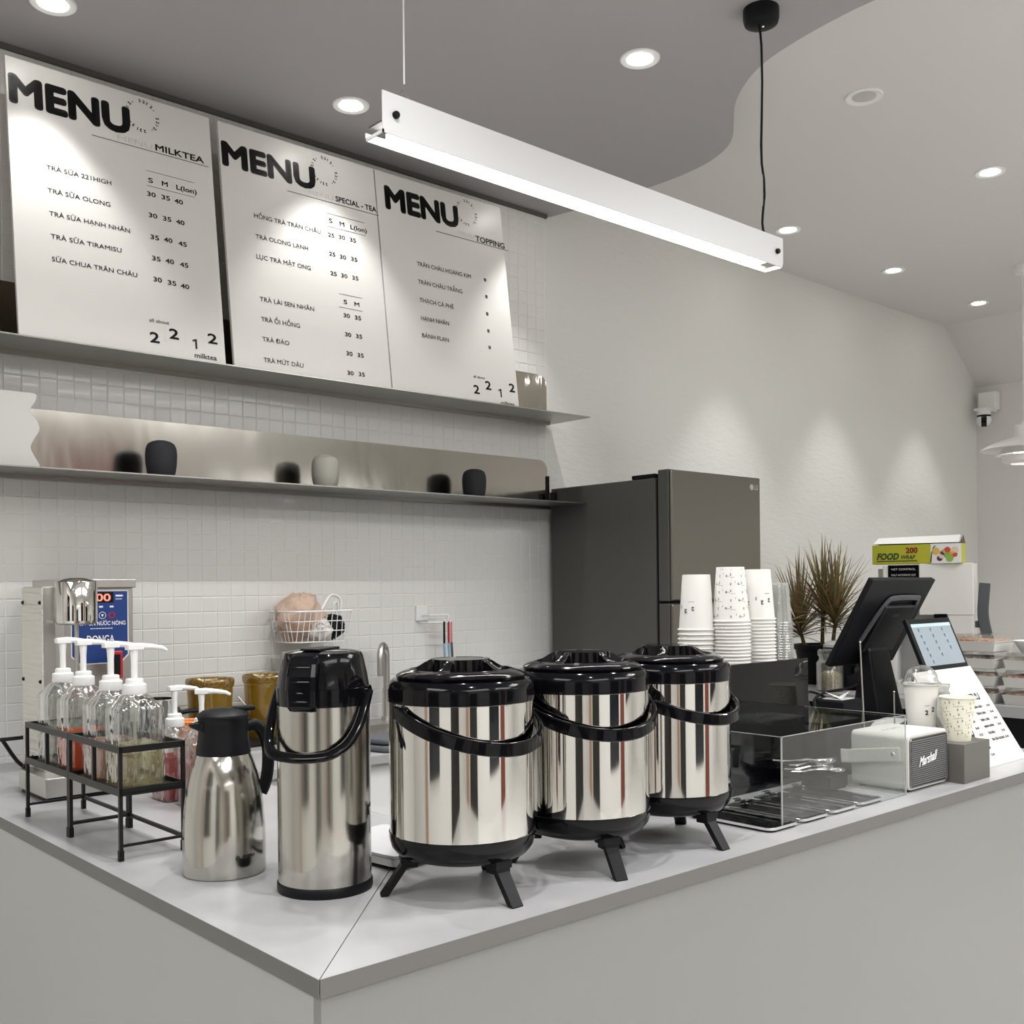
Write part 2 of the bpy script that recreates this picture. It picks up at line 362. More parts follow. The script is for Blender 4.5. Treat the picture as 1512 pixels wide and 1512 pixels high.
MENU_TEXT = [
    (1, 'MENU', 0.0112, 0.6846, 0.3375, 0.0821, 3),
    (1, '@C', 0.394, 0.7554, 0.0434, 0.0, 0),
    (1, 'MENU', 0.312, 0.6556, 0.1082, 0.0164, -1),
    (1, 'MILKTEA', 0.4303, 0.6558, 0.1584, 0.0202, 2),
    (1, '_', 0.2347, 0.647, 0.3699, 0.0019, 0),
    (1, '_', 0.3958, 0.5805, 0.1558, 0.0013, 0),
    (1, '_', 0.3942, 0.532, 0.1571, 0.0013, 0),
    (1, 'S', 0.4006, 0.5444, 0.0142, 0.0152, 2),
    (1, 'M', 0.4439, 0.5448, 0.018, 0.0152, 2),
    (1, 'L(lon)', 0.4902, 0.5444, 0.0667, 0.0152, 2),
    (1, 'TRÀ SỮA 221HIGH', 0.0979, 0.5042, 0.1866, 0.0139, 1),
    (1, 'TRÀ SỮA OLONG', 0.0981, 0.4351, 0.1796, 0.0139, 1),
    (1, 'TRÀ SỮA HẠNH NHÂN', 0.099, 0.3664, 0.2335, 0.0139, 1),
    (1, 'TRÀ SỮA TIRAMISU', 0.0999, 0.2987, 0.2034, 0.0139, 1),
    (1, 'SỮA CHUA TRÂN CHÂU', 0.0996, 0.231, 0.2471, 0.0139, 1),
    (1, '30', 0.3943, 0.4998, 0.0262, 0.0145, 2),
    (1, '35', 0.4397, 0.5004, 0.0267, 0.0145, 2),
    (1, '40', 0.4813, 0.4984, 0.0271, 0.0145, 2),
    (1, '30', 0.395, 0.4321, 0.0261, 0.0145, 2),
    (1, '35', 0.4396, 0.4319, 0.0266, 0.0145, 2),
    (1, '40', 0.4819, 0.431, 0.0271, 0.0145, 2),
    (1, '35', 0.3963, 0.3627, 0.0261, 0.0145, 2),
    (1, '40', 0.4387, 0.3636, 0.0266, 0.0145, 2),
    (1, '45', 0.4846, 0.3614, 0.0271, 0.0145, 2),
    (1, '35', 0.397, 0.2956, 0.026, 0.0145, 2),
    (1, '40', 0.4393, 0.2958, 0.0265, 0.0145, 2),
    (1, '45', 0.4852, 0.2938, 0.027, 0.0145, 2),
    (1, '30', 0.397, 0.2292, 0.026, 0.0145, 2),
    (1, '35', 0.442, 0.2273, 0.0265, 0.0145, 2),
    (1, '40', 0.4835, 0.2245, 0.0269, 0.0145, 2),
    (1, 'all about', 0.3757, 0.0993, 0.0618, 0.0107, 1),
    (1, '2', 0.3751, 0.036, 0.0278, 0.0316, 2),
    (1, '2', 0.4366, 0.0566, 0.0285, 0.0316, 2),
    (1, '1', 0.5085, 0.035, 0.0145, 0.0316, 2),
    (1, '2', 0.5619, 0.061, 0.03, 0.0316, 2),
    (1, 'milktea', 0.5139, 0.0073, 0.0729, 0.0164, 2),
    (1, '|', 0.4215, 0.0417, 0.0049, 0.0006, 0),
    (1, '|', 0.4856, 0.0394, 0.0009, 0.0006, 0),
    (1, '|', 0.5453, 0.0355, 0.0023, 0.0006, 0),
    (2, 'MENU', 0.0119, 0.6745, 0.3386, 0.0771, 3),
    (2, '@C', 0.3949, 0.7525, 0.0486, 0.0, 0),
    (2, 'SPECIAL - TEA', 0.4333, 0.6526, 0.1713, 0.0191, 2),
    (2, 'MENU', 0.3236, 0.6511, 0.0994, 0.0162, -1),
    (2, '_', 0.2404, 0.6403, 0.3726, 0.0022, 0),
    (2, '_', 0.392, 0.5977, 0.1542, 0.0015, 0),
    (2, '_', 0.3905, 0.5503, 0.1577, 0.0015, 0),
    (2, 'S', 0.3982, 0.5659, 0.0137, 0.0162, 2),
    (2, 'M', 0.4419, 0.5646, 0.0185, 0.0162, 2),
    (2, 'L(lon)', 0.4861, 0.5625, 0.0681, 0.0162, 2),
    (2, 'HỒNG TRÀ TRÂN CHÂU', 0.1083, 0.5157, 0.2526, 0.0154, 1),
    (2, 'TRÀ OLONG LẠNH', 0.1085, 0.4445, 0.1962, 0.0154, 1),
    (2, 'LỤC TRÀ MẬT ONG', 0.1055, 0.3752, 0.2036, 0.0154, 1),
    (2, 'TRÀ LÀI SEN NHÃN', 0.1072, 0.2313, 0.2026, 0.0154, 1),
    (2, 'TRÀ ỔI HỒNG', 0.106, 0.1632, 0.1436, 0.0154, 1),
    (2, 'TRÀ ĐÀO', 0.1055, 0.0962, 0.0986, 0.0154, 1),
    (2, 'TRÀ MỨT DÂU', 0.1049, 0.0265, 0.1466, 0.0154, 1),
    (2, '25', 0.39, 0.5138, 0.0246, 0.0147, 2),
    (2, '30', 0.4337, 0.5154, 0.025, 0.0147, 2),
    (2, '35', 0.479, 0.5156, 0.0254, 0.0147, 2),
    (2, '25', 0.3884, 0.4449, 0.0245, 0.0147, 2),
    (2, '30', 0.4318, 0.4435, 0.0249, 0.0147, 2),
    (2, '35', 0.478, 0.445, 0.0253, 0.0147, 2),
    (2, '25', 0.3875, 0.3748, 0.0244, 0.0147, 2),
    (2, '30', 0.431, 0.3753, 0.0248, 0.0147, 2),
    (2, '35', 0.4762, 0.3761, 0.0253, 0.0147, 2),
    (2, '30', 0.4279, 0.2314, 0.0247, 0.0147, 2),
    (2, '35', 0.4738, 0.2311, 0.0251, 0.0147, 2),
    (2, '30', 0.4272, 0.1633, 0.0247, 0.0147, 2),
    (2, '35', 0.4722, 0.1639, 0.0251, 0.0147, 2),
    (2, '30', 0.4264, 0.0953, 0.0246, 0.0147, 2),
    (2, '35', 0.4722, 0.0955, 0.025, 0.0147, 2),
    (2, '30', 0.4245, 0.026, 0.0246, 0.0147, 2),
    (2, '35', 0.4704, 0.0272, 0.025, 0.0147, 2),
    (2, '_', 0.4153, 0.3127, 0.0962, 0.0015, 0),
    (2, '_', 0.411, 0.2646, 0.098, 0.0015, 0),
    (2, 'S', 0.4324, 0.2804, 0.0137, 0.0147, 2),
    (2, 'M', 0.4766, 0.2802, 0.0196, 0.0147, 2),
    (3, 'MENU', 0.0414, 0.6834, 0.3332, 0.0827, 3),
    (3, '@C', 0.4241, 0.7541, 0.0538, 0.0, 0),
    (3, 'TOPPING', 0.4594, 0.6484, 0.1503, 0.0223, 2),
    (3, 'MENU', 0.3738, 0.6564, 0.0791, 0.0149, -1),
    (3, '_', 0.2634, 0.6421, 0.3652, 0.0025, 0),
    (3, 'TRÂN CHÂU HOÀNG KIM', 0.1577, 0.4867, 0.2585, 0.0165, 1),
    (3, 'TRÂN CHÂU TRẮNG', 0.1556, 0.4175, 0.2103, 0.0165, 1),
    (3, 'THẠCH CÀ PHÊ', 0.1554, 0.3472, 0.16, 0.0165, 1),
    (3, 'HẠNH NHÂN', 0.1543, 0.2778, 0.1306, 0.0165, 1),
    (3, 'BÁNH FLAN', 0.1524, 0.212, 0.1248, 0.0165, 1),
    (3, '8', 0.4831, 0.4896, 0.0115, 0.0132, 2),
    (3, '8', 0.4819, 0.4214, 0.0115, 0.0132, 2),
    (3, '8', 0.4781, 0.3511, 0.0115, 0.0132, 2),
    (3, '8', 0.4757, 0.2823, 0.0115, 0.0132, 2),
    (3, '8', 0.4746, 0.2158, 0.0114, 0.0132, 2),
    (3, 'all about', 0.3832, 0.0896, 0.0575, 0.0099, 1),
    (3, '2', 0.3793, 0.0278, 0.0268, 0.0331, 2),
    (3, '2', 0.4402, 0.0509, 0.0273, 0.0331, 2),
    (3, '1', 0.5036, 0.0274, 0.0137, 0.0331, 2),
    (3, '2', 0.563, 0.056, 0.0284, 0.0331, 2),
    (3, 'milktea', 0.5117, -0.0011, 0.0705, 0.0149, 2),
]

# ================================================================== setting
XL, XR, YF = -2.6, 7.33, -3.6
m = MB().box(XL, YF, -0.05, XR, WALL_Y, 0.0); struct('floor', m, M_floor)
# back wall with tiles on its left part
wall = struct('wall_back', MB().box(XL, WALL_Y + 0.008, 0, XR + 0.3, WALL_Y + 0.16, 3.3), M_wall)
P_ = 0.0513
TX1 = 3.157
Z0T = 1.379
tiles = []
k0 = -int((Z0T - 0.90) / P_) - 1
for kz in range(k0, 33):
    z = Z0T + kz * P_
    for kx in range(0, 84):
        tiles.append((TX1 - (kx + 1) * P_, z))
def tile_box(mb, x, z, w, h):
    g = 0.0012; b = 0.0015
    y1 = WALL_Y + 0.0035; ym = WALL_Y + 0.0010; y0 = WALL_Y
    x0, x1, z0, z1 = x + g, x + w - g, z + g, z + h - g
    t = [random.uniform(-0.0003, 0.0003) for _ in range(3)]
    vs = [(x0, y1, z0), (x1, y1, z0), (x1, y1, z1), (x0, y1, z1),
          (x0, ym, z0), (x1, ym, z0), (x1, ym, z1), (x0, ym, z1),
          (x0 + b, y0 + t[0], z0 + b), (x1 - b, y0 + t[1], z0 + b), (x1 - b, y0 + t[2], z1 - b), (x0 + b, y0 + t[0] + t[2] - t[1], z1 - b)]
    fs = []
    for i in range(4):
        j = (i + 1) % 4
        fs += [(i, j, 4 + j, 4 + i), (4 + i, 4 + j, 8 + j, 8 + i)]
    fs.append((8, 9, 10, 11))
    mb.add(vs, fs)
def near_key(t):
    x, z = t
    ok = (1.0 < z < 1.74 or 2.015 < z < 2.10) and x > 0.90
    return (0 if ok else 1, x)
order = sorted(tiles, key=near_key)
single = set(order[:300])
shared = []
for q in range(6):
    mb = MB(); tile_box(mb, 0, 0, P_, P_)
    me = bpy.data.meshes.new('tile'); me.from_pydata([(x, y - WALL_Y, z) for x, y, z in mb.v], [], mb.f); me.materials.append(M_tile)
    shared.append(me)
for (x, z) in order[:300]:
    o = bpy.data.objects.new('tile', random.choice(shared)); COL.objects.link(o)
    o.location = (x, WALL_Y, z); o.parent = wall
fld = MB()
for (x, z) in tiles:
    if (x, z) in single: continue
    h = min(P_, Z_GREY - z)
    if h > 0.01: tile_box(fld, x, z, P_, h)
mk('tile_field', fld, M_tile, wall, kind='stuff')
struct('trim_1', MB().box(XL, WALL_Y + 0.0016, 0.9, TX1 + 0.004, WALL_Y + 0.0082, Z_GREY), M_grout)
struct('wall_right', MB().box(XR, YF, 0, XR + 0.15, WALL_Y + 0.01, 3.3), M_wall_plain)
struct('wall_left', MB().box(XL - 0.15, YF, 0, XL, WALL_Y + 0.01, 3.3), M_wall_plain)
struct('wall_front', MB().box(XL, YF - 0.15, 0, XR, YF, 3.3), M_wall_plain)
# sloping soffit where the cream ceiling meets the right wall
m = MB()
m.add([(6.86, YF, 3.175), (7.33, YF, 2.815), (7.33, YF, 3.175), (6.86, WALL_Y + .008, 3.175), (7.33, WALL_Y + .008, 2.815), (7.33, WALL_Y + .008, 3.175)],
      [(0, 1, 2), (5, 4, 3), (0, 3, 4, 1), (1, 4, 5, 2), (2, 5, 3, 0)])
struct('trim_2', m, M_ceil_w)
struct('ceiling', MB().box(XL, YF, Z_WHITE, XR + 0.1, WALL_Y + 0.1, Z_WHITE + 0.1), M_ceil_w)
# lower grey ceiling with the wavy edge
edge = [(3.20, 3.308), (3.255, 3.0), (3.272, 2.80), (3.276, 2.656), (3.265, 2.54), (3.240, 2.442), (3.19, 2.345), (3.127, 2.277), (3.03, 2.205), (2.912, 2.114),
        (2.82, 2.0), (2.765, 1.90), (2.737, 1.80), (2.712, 1.66), (2.70, 1.49), (2.73, 1.25), (2.80, 1.0), (2.86, 0.6), (2.80, 0.2), (2.6, -0.2), (2.2, -0.5), (1.5, -0.7), (0.6, -0.75), (-0.4, -0.6), (XL, -0.5)]
def smooth_poly(pts, it=2):
    for _ in range(it):
        o = [pts[0]]
        for a, b in zip(pts, pts[1:]):
            o.append((a[0] * .75 + b[0] * .25, a[1] * .75 + b[1] * .25)); o.append((a[0] * .25 + b[0] * .75, a[1] * .25 + b[1] * .75))
        o.append(pts[-1]); pts = o
    return pts
edge = smooth_poly(edge)
m = MB().prism([(XL, 3.308)] + edge, Z_GREY, Z_WHITE + 0.002)
struct('ceiling_dropped', m, M_ceil_g)
struct('gap_shade_strip', MB().box(XL, WALL_Y - 0.012, Z_GREY - 0.016, 3.17, WALL_Y + .004, Z_GREY), mat('painted_gap_shade', (0.10, 0.095, 0.09), .8))  # dark strip for the shadow gap; its shade is put into the colour

# unseen shapes invented behind the camera to give the steel reflections contrast
struct('reflect_dark_1', MB().box(1.5, YF - 0.02, 0.3, 3.0, YF + 0.02, 2.7), mat('reflect_dark_gloss', (0.01, 0.012, 0.015), 0.05))
struct('reflect_dark_4', MB().box(-1.3, YF - 0.02, 0.0, -0.2, YF + 0.03, 2.2), mat('reflect_dark_satin', (0.02, 0.018, 0.016), 0.3))
struct('reflect_brown_1', MB().box(3.3, YF, 0, 4.1, YF + 0.12, 2.9), mat('reflect_red_brown', (0.16, 0.045, 0.025), 0.4))
struct('reflect_tan_1', MB().box(-1.9, YF, 0, -1.45, YF + 0.12, 2.9), mat('reflect_tan', (0.42, 0.28, 0.2), 0.4))
struct('reflect_dark_2', MB().box(4.6, YF - 0.02, 0.6, 6.6, YF + 0.02, 2.5), MATS['reflect_dark_gloss'])
struct('reflect_dark_5', MB().box(XL - 0.02, -2.6, 0.0, XL + 0.03, -1.2, 2.4), MATS['reflect_dark_satin'])
struct('reflect_dark_3', MB().box(XL - 0.02, 0.2, 0.5, XL + 0.03, 1.3, 2.6), MATS['reflect_dark_gloss'])
struct('reflect_tan_2', MB().box(XL, 1.5, 0, XL + 0.08, 1.75, 3.0), MATS['reflect_tan'])

# ================================================================== lights
def downlight(x, y, z, label, r=0.058, lit=True, watts=SPOT_W, cone=76, tilt=0.0, group=None):
    t = thing('ceiling_light', (x, y, z), label, 'ceiling light', group=group)
    mk('trim_ring', MB().lathe([(r * .70, 0.002), (r * .72, -0.004), (r * 1.0, -0.006), (r * 1.06, -0.003), (r * 1.06, 0.001)], 40, cap=False), M_white, t)
    mk('reflector', MB().lathe([(r * .72, -0.004), (r * .60, 0.0)], 32, cap=False), M_white, t)
    mk('bulb', MB().lathe([(r * .66, -0.003), (r * .5, -0.006), (0.0001, -0.007)], 32, cap=False), M_lamp if lit else mat('unlit_lens', (0.5, .49, .46), .3), t)
    if lit:
        ld = bpy.data.lights.new('lamp', 'SPOT'); ld.energy = watts; ld.spot_size = radians(cone); ld.spot_blend = 0.6
        ld.shadow_soft_size = 0.03; ld.color = (1.0, 0.99, 0.975)
        lo = bpy.data.objects.new('lamp', ld); COL.objects.link(lo); lo.parent = t; lo.location = (0, 0, -0.02)
        lo.rotation_euler = (tilt, 0, 0)
    return t
downlight(0.998, 2.98, Z_GREY, 'round recessed downlight above the leftmost menu board, in the grey ceiling')
downlight(1.953, 2.966, Z_GREY, 'round recessed downlight above the middle menu board, left of the linear pendant')
downlight(2.90, 2.96, Z_GREY, 'round recessed downlight above the rightmost menu board, hidden behind the linear pendant')
downlight(2.452, 2.129, Z_GREY, 'round recessed downlight in the grey ceiling between pendant wire and black cable')
downlight(0.95, 2.13, Z_GREY, 'recessed downlight in the grey ceiling above the syrup rack, out of view', watts=SPOT_W * 1.6, cone=110)
downlight(1.70, 2.13, Z_GREY, 'recessed downlight in the grey ceiling above the staff aisle, out of view', watts=SPOT_W * 1.6, cone=110)
downlight(3.42, 1.93, Z_WHITE, 'unlit round recessed downlight in the cream ceiling', lit=False, r=.062)
downlight(4.45, 1.94, Z_WHITE, 'lit downlight in the cream ceiling at the right, farthest from the wall', watts=ROOM_W * .7)
for x, lab in ((4.416, 'lit downlight close to the wall just above the right end of the linear pendant'),
               (5.43, 'lit downlight close to the wall, middle one of the row along the cream ceiling'),
               (6.47, 'lit downlight close to the wall, rightmost of the row near the sloping corner')):
    downlight(x, 2.90, Z_WHITE, lab, watts=ROOM_W * 1.1, cone=62)
for i, (x, y) in enumerate(((0.9, 1.0), (2.2, 0.6), (0.6, -0.1))):
    downlight(x, y, Z_GREY, 'recessed downlight in the grey ceiling above the customer side', watts=SPOT_W * 2.4, cone=125, group='downlights above the customer side of the counter')
for i, (x, y) in enumerate(((-1.2, -1.8), (0.6, -1.9), (2.4, -1.9), (4.2, -1.9), (6.0, -1.9), (4.2, 0.2), (6.0, 0.2), (-1.7, -0.9))):
    downlight(x, y, Z_WHITE, 'recessed downlight in the cream ceiling of the seating side', watts=ROOM_W * 1.4, cone=130, group='downlights of the seating side')

def linear_pendant(x0, x1, y, zb, label, ceil_z, cable_x=None, wire_x=None, seat=False):
    L = x1 - x0; w, h, th = 0.062, 0.082, 0.003
    t = thing('linear_pendant_lamp', ((x0 + x1) / 2, y, zb), label, 'pendant lamp')
    hs = mk('housing', MB().box(-L / 2, -w / 2, 0, L / 2, -w / 2 + th, h).box(-L / 2, w / 2 - th, 0, L / 2, w / 2, .016).box(-L / 2 + .03, -w / 2 + th, .024, L / 2 - .03, w / 2 - .010, .034)
       .box(-L / 2, -w / 2, 0, -L / 2 + th, w / 2, .006).box(L / 2 - th, -w / 2, 0, L / 2, w / 2, .010), mat('white_lamp_housing', (0.66, 0.66, 0.67), 0.35), t)
    mk('diffuser', MB().box(-L / 2 + .045, -w / 2 + .008, .012, L / 2 - .045, w / 2 - .008, .024), M_strip, t)
    for sx, nm in ((-1, 'end_plate'), (1, 'end_plate')):
        mk(nm, MB().box(min(sx * (L / 2 - .004), sx * (L / 2 - .045)), -w / 2 + .004, .024, max(sx * (L / 2 - .004), sx * (L / 2 - .045)), w / 2 - .008, .028), M_steel_d, t)
    for sx in (-1, 1):
        mk('screw', MB().lathe([(0.0001, .008), (.006, .008), (.0075, .005), (.0075, 0)], 16, Matrix.Translation((sx * (L / 2 - .03), -w / 2, .040)) @ Matrix.Rotation(pi / 2, 4, 'X')), M_blackm, hs)
    if wire_x is not None:
        wx = wire_x - (x0 + x1) / 2
        mk('wire', MB().tube([(wx, 0, h + .045), (wx, 0, ceil_z - zb)], .0019, 6), M_white, t)
        mk('hook', MB().tube([(wx + .009 * cos(a), 0, h + .018 + .012 * sin(a)) for a in [2 * pi * i / 14 for i in range(14)]], .0022, 6, True)
           .box(wx - .007, -.002, h, wx + .007, .002, h + .012), M_steel_d, t)
    if cable_x is not None:
        cx = cable_x - (x0 + x1) / 2; Hc = ceil_z - zb
        mk('power_cable', MB().tube([(cx - .014, 0, Hc - .035), (cx - .004, 0, Hc - .07), (cx, 0, Hc - .1), (cx + .002, 0, Hc - .2), (cx - .002, 0, Hc * .58), (cx - .006, 0, Hc * .47),
            (cx - .004, 0, Hc * .40), (cx + .006, 0, Hc * .34), (cx + .008, 0, Hc * .28), (cx - .002, 0, Hc * .2), (cx - .004, 0, h + .04), (cx, 0, h + .02), (cx + .018, 0, h + .002)], .0034, 8), M_blackm, t)
        mk('support_wire', MB().tube([(cx, 0, h + .02), (cx, 0, Hc - .02)], .0009, 6), M_chrome, t)
        cn = mk('ceiling_rose', MB().lathe([(.0001, Hc - .048), (.028, Hc - .048), (.046, Hc - .040), (.050, Hc - .028), (.050, Hc)], 32, Matrix.Translation((cx, 0, 0))), M_blackm, t)
        mk('screw', MB().sphere(.004, (cx, -.006, Hc - .049), 10), M_chrome, cn)
    return t
linear_pendant(1.19, 2.555, 1.726, 2.345, 'long white linear pendant lamp hanging over the counter on a wire and black cable', Z_GREY, 2.505, 1.265)
linear_pendant(3.6, 4.97, -0.7, 2.2, 'white linear pendant lamp over the seating side', Z_WHITE, 4.9, 3.7)
linear_pendant(-0.6, 0.77, -2.2, 2.2, 'white linear pendant lamp over the left of the seating side', Z_WHITE, .7, -.5)

# ================================================================== counter
t = thing('countertop', (0.711, 1.173, 0.925), 'pale grey laminate countertop of the left arm, under the thermoses and syrup rack', 'countertop')
LW = 0.628; LY = 2.125; FX = 2.55; FD = 0.628
m = MB().prism([(0.0, 0.0012), (LW - .0006, LW + .0006), (LW - .0006, LY), (0, LY)], 0.0012, 0.0250)
mk('slab', m, M_top, t)
mk('edge_band', MB().box(-0.0012, 0.0, 0.0, 0.0, LY, 0.0250).box(LW - .0006, LW, 0, LW + .0006, LY, .0250), M_edge, t)
t = thing('countertop', (0.711, 1.173, 0.925), 'pale grey laminate countertop of the front arm, under the barrel dispensers', 'countertop')
m = MB().prism([(0.0012, 0.0), (FX, 0), (FX, FD), (LW + .0006, FD), (LW + .0006, LW - .0006)], 0.0012, 0.0250)
mk('slab', m, M_top, t)
mk('edge_band', MB().box(0.0008, -0.0012, 0, FX, 0.0, .0250).box(FX, 0, 0, FX + .0012, FD, .0250), M_edge, t)
t = thing('service_counter', (0.711, 1.173, 0), 'off-white L-shaped counter body with plain satin panels', 'counter')
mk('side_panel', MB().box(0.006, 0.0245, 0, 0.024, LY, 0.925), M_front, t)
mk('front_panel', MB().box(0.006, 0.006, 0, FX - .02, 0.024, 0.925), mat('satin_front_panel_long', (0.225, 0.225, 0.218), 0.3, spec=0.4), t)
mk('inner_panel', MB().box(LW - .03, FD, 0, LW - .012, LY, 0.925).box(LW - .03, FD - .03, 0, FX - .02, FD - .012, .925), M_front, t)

t = thing('back_worktop', (1.341, 2.63, 0.0), 'grey worktop with pale cabinet front running along the tiled wall', 'worktop')
mk('slab', MB().box(0, 0, .925, 1.80, .66, .95), M_top, t)
mk('edge_band', MB().box(0, -.0015, .925, 1.80, 0, .95), mat('worktop_edge', (.34, .335, .33), .5), t)
mk('cabinet_front', MB().box(0, .03, 0.08, .9, .048, .92), M_white, t)
mk('cabinet_front', MB().box(.904, .03, 0.08, 1.80, .048, .92), M_white, t)
mk('plinth', MB().box(0, .06, 0, 1.80, .075, .08), M_blackm, t)
t = thing('side_counter', (4.33, 1.15, 0.0), 'grey side counter at the right under the rice cooker and food boxes', 'counter')
mk('slab', MB().box(0, 0, .905, .62, 2.12, .95), mat('side_counter_top', (.36, .36, .36), .4), t)
mk('cabinet_front', MB().box(.05, .02, .06, .07, 2.1, .9), M_blackm, t)  # under-counter parts coloured black in place of the interior shade
mk('shelf_board', MB().box(.02, .02, .45, .6, 2.1, .47), M_blackm, t)
mk('end_panel', MB().box(.02, 0, 0, .6, .02, .9), M_blackm, t)

# ================================================================== steel wall shelves
def wall_shelf(z, xr, plate_h, label, y0=3.062, plate_x=3.162, xl=-0.6, pm=None):
    t = thing('wall_shelf', (0, 0, z), label, 'shelf')
    mk('ledge', MB().box(xl, y0, 0, xr, WALL_Y, 0.004), mat('ledge_steel', (.36, .355, .335), .33, 1.0), t)
    rr = 0.045
    poly = [(xl, 0.004), (plate_x, .004)] + [(plate_x - rr + rr * cos(radians(a)), plate_h - rr + rr * sin(radians(a))) for a in range(0, 91, 15)] + [(xl, plate_h)]
    m = MB().prism(poly, 0, .0025, Matrix(((1, 0, 0, 0), (0, 0, -1, WALL_Y), (0, 1, 0, 0), (0, 0, 0, 1))))
    mk('back_plate', m, pm or M_shelf, t)
    mk('support_rail', MB().box(xl, WALL_Y - .045, -.012, plate_x - .02, WALL_Y - .03, 0), M_steel_d, t)
    return t
wall_shelf(2.160, 3.19, .209, 'upper stainless wall shelf carrying the three menu boards', pm=M_shelf_top)
lo_shelf = wall_shelf(1.798, 3.19, .203, 'lower stainless wall shelf with polished back plate carrying three small canisters')
mk('end_plate', MB().box(3.160, 3.286, .004, 3.163, WALL_Y, .135), M_blackm, lo_shelf)

def canister(x, y, m, label, name='small_speaker'):
    t = thing(name, (x, y, 1.802), label, 'speaker')
    R = .048
    pr = [(.030, 0), (.036, .003), (.043, .018), (.047, .045), (.048, .072), (.046, .092), (.040, .106), (.028, .1135), (.012, .1155), (.0001, .116)]
    mk('fabric_body', MB().lathe([(r, z) for r, z in pr], 40), m, t)
    mk('touch_top', MB().lathe([(.0001, .1172), (.018, .1165), (.021, .1150)], 24), M_blackg if m != MATS.get('grey_fabric') else M_white, t)
    return t
M_dkfab = mat('charcoal_fabric', (0.022, 0.022, 0.026), 0.8, bump=((400, 400, 400), .4, .002))
M_ltfab = mat('grey_fabric', (0.42, 0.41, 0.36), 0.8, bump=((400, 400, 400), .4, .002))
canister(1.372, 3.165, M_dkfab, 'small rounded charcoal speaker, leftmost on the lower steel shelf')
canister(1.965, 3.168, M_ltfab, 'small rounded pale grey speaker, middle one on the lower steel shelf')
canister(2.655, 3.185, M_dkfab, 'small rounded charcoal speaker, rightmost on the lower steel shelf')
# wavy panel
pts = [(0, 0)]
zz = [(.078, 0), (.080, .012), (.066, .035), (.056, .06), (.066, .085), (.078, .105), (.080, .12), (.072, .14), (.058, .155), (.056, .168), (.062, .18), (.071, .195), (.073, .208), (.068, .214)]
zz = [(a, b) for a, b, _ in resample([(p[0], p[1], 0) for p in zz])]
poly = [(-.12, 0)] + zz + [(-.12, .214)]
t = mk('wavy_panel', MB().prism(poly, 0, .010, Matrix(((1, 0, 0, 0.917), (0, 0, -1, 3.135), (0, 1, 0, 1.802), (0, 0, 0, 1)))), M_paper)
tag(t, 'white panel with a wavy right edge standing at the left end of the lower shelf', 'panel')

# ================================================================== menu boards
LEAN = atan2(.10, .80)
BX = {1: .928, 2: 1.575, 3: 2.187}; BW = {1: .617, 2: .606, 3: .606}
BL = {1: 'leftmost menu board, headed MENU MILKTEA, five drinks with prices',
      2: 'middle menu board, headed MENU SPECIAL - TEA, seven drinks with prices',
      3: 'rightmost menu board, headed MENU TOPPING, five toppings'}
_s, _c = sin(LEAN), cos(LEAN)
for b in (1, 2, 3):
    t = thing('menu_board', (BX[b], 3.070, 2.1645), BL[b], 'menu board')
    H = .818
    BMx = Matrix(((1, 0, 0, 0), (0, _c, _s, 0), (0, -_s, _c, 0), (0, 0, 0, 1)))
    mk('panel', MB().box(0, 0, 0.0, BW[b], .012, H, BMx), M_board, t)
    mk('backing_sheet', MB().box(.004, .0125, .004, BW[b] - .004, .016, H - .004, BMx), mat('tan_backing', (.62, .52, .42), .6), t)
    mk('back_brace', MB().box(.28, .016, .70, .32, .115, .72, BMx), M_white, t)
    fn = lambda u, v: (u, v * _s - .0006 * _c, v * _c + .0006 * _s)
    for (bb, s, u, v, w, h, wt) in MENU_TEXT:
        if bb != b: continue
        q = MB(); nm = 'item_name'; mm = M_ink
        if s == '_': q.add([fn(u, v), fn(u + w, v), fn(u + w, v + h), fn(u, v + h)], [(0, 1, 2, 3)]); nm = 'rule_line'
        elif s == '|': q.add([fn(u, v), fn(u + .0007, v), fn(u + .0007, v + .05), fn(u, v + .05)], [(0, 1, 2, 3)]); nm = 'rule_line'; mm = M_ink2
        elif s == '@C':
            nm = 'ring_lettering'
            R = .044
            for k in range(4):
                for j in range(5):
                    a = radians(100 - k * 90 - j * 15)
                    text(q, '2212-'[j], fn, u + R * cos(a), v + R * sin(a), .0095, None, 0.0, 0, a - pi / 2, .07)
        elif s == '1': q.add([fn(u + a * h, v + c * h) for a, c in ((.30, 0), (.50, 0), (.50, 1.0), (.34, 1.0), (.02, .86), (.07, .70), (.30, .79))], [(0, 1, 2, 6), (2, 3, 4, 5, 6)]); nm = 'bold_word'
        elif s == 'milktea': text(q, s, fn, u, v, h, w, 0.0, bold=.02)
        elif wt == -1: text(q, s, fn, u, v, h, w, 0.0); nm = 'pale_word'; mm = M_ink2
        elif wt == 3: text(q, s, fn, u, v, h, w, 0.0, bold=.075); nm = 'heading_word'
        elif wt == 2: text(q, s, fn, u, v, h, w, 0.0, bold=.04); nm = 'bold_word' if s[0] not in '0123456789' else 'price'
        else: text(q, s, fn, u, v, h, w, 0.0, bold=.012)
        mk(nm, q, mm, t, auto=False)
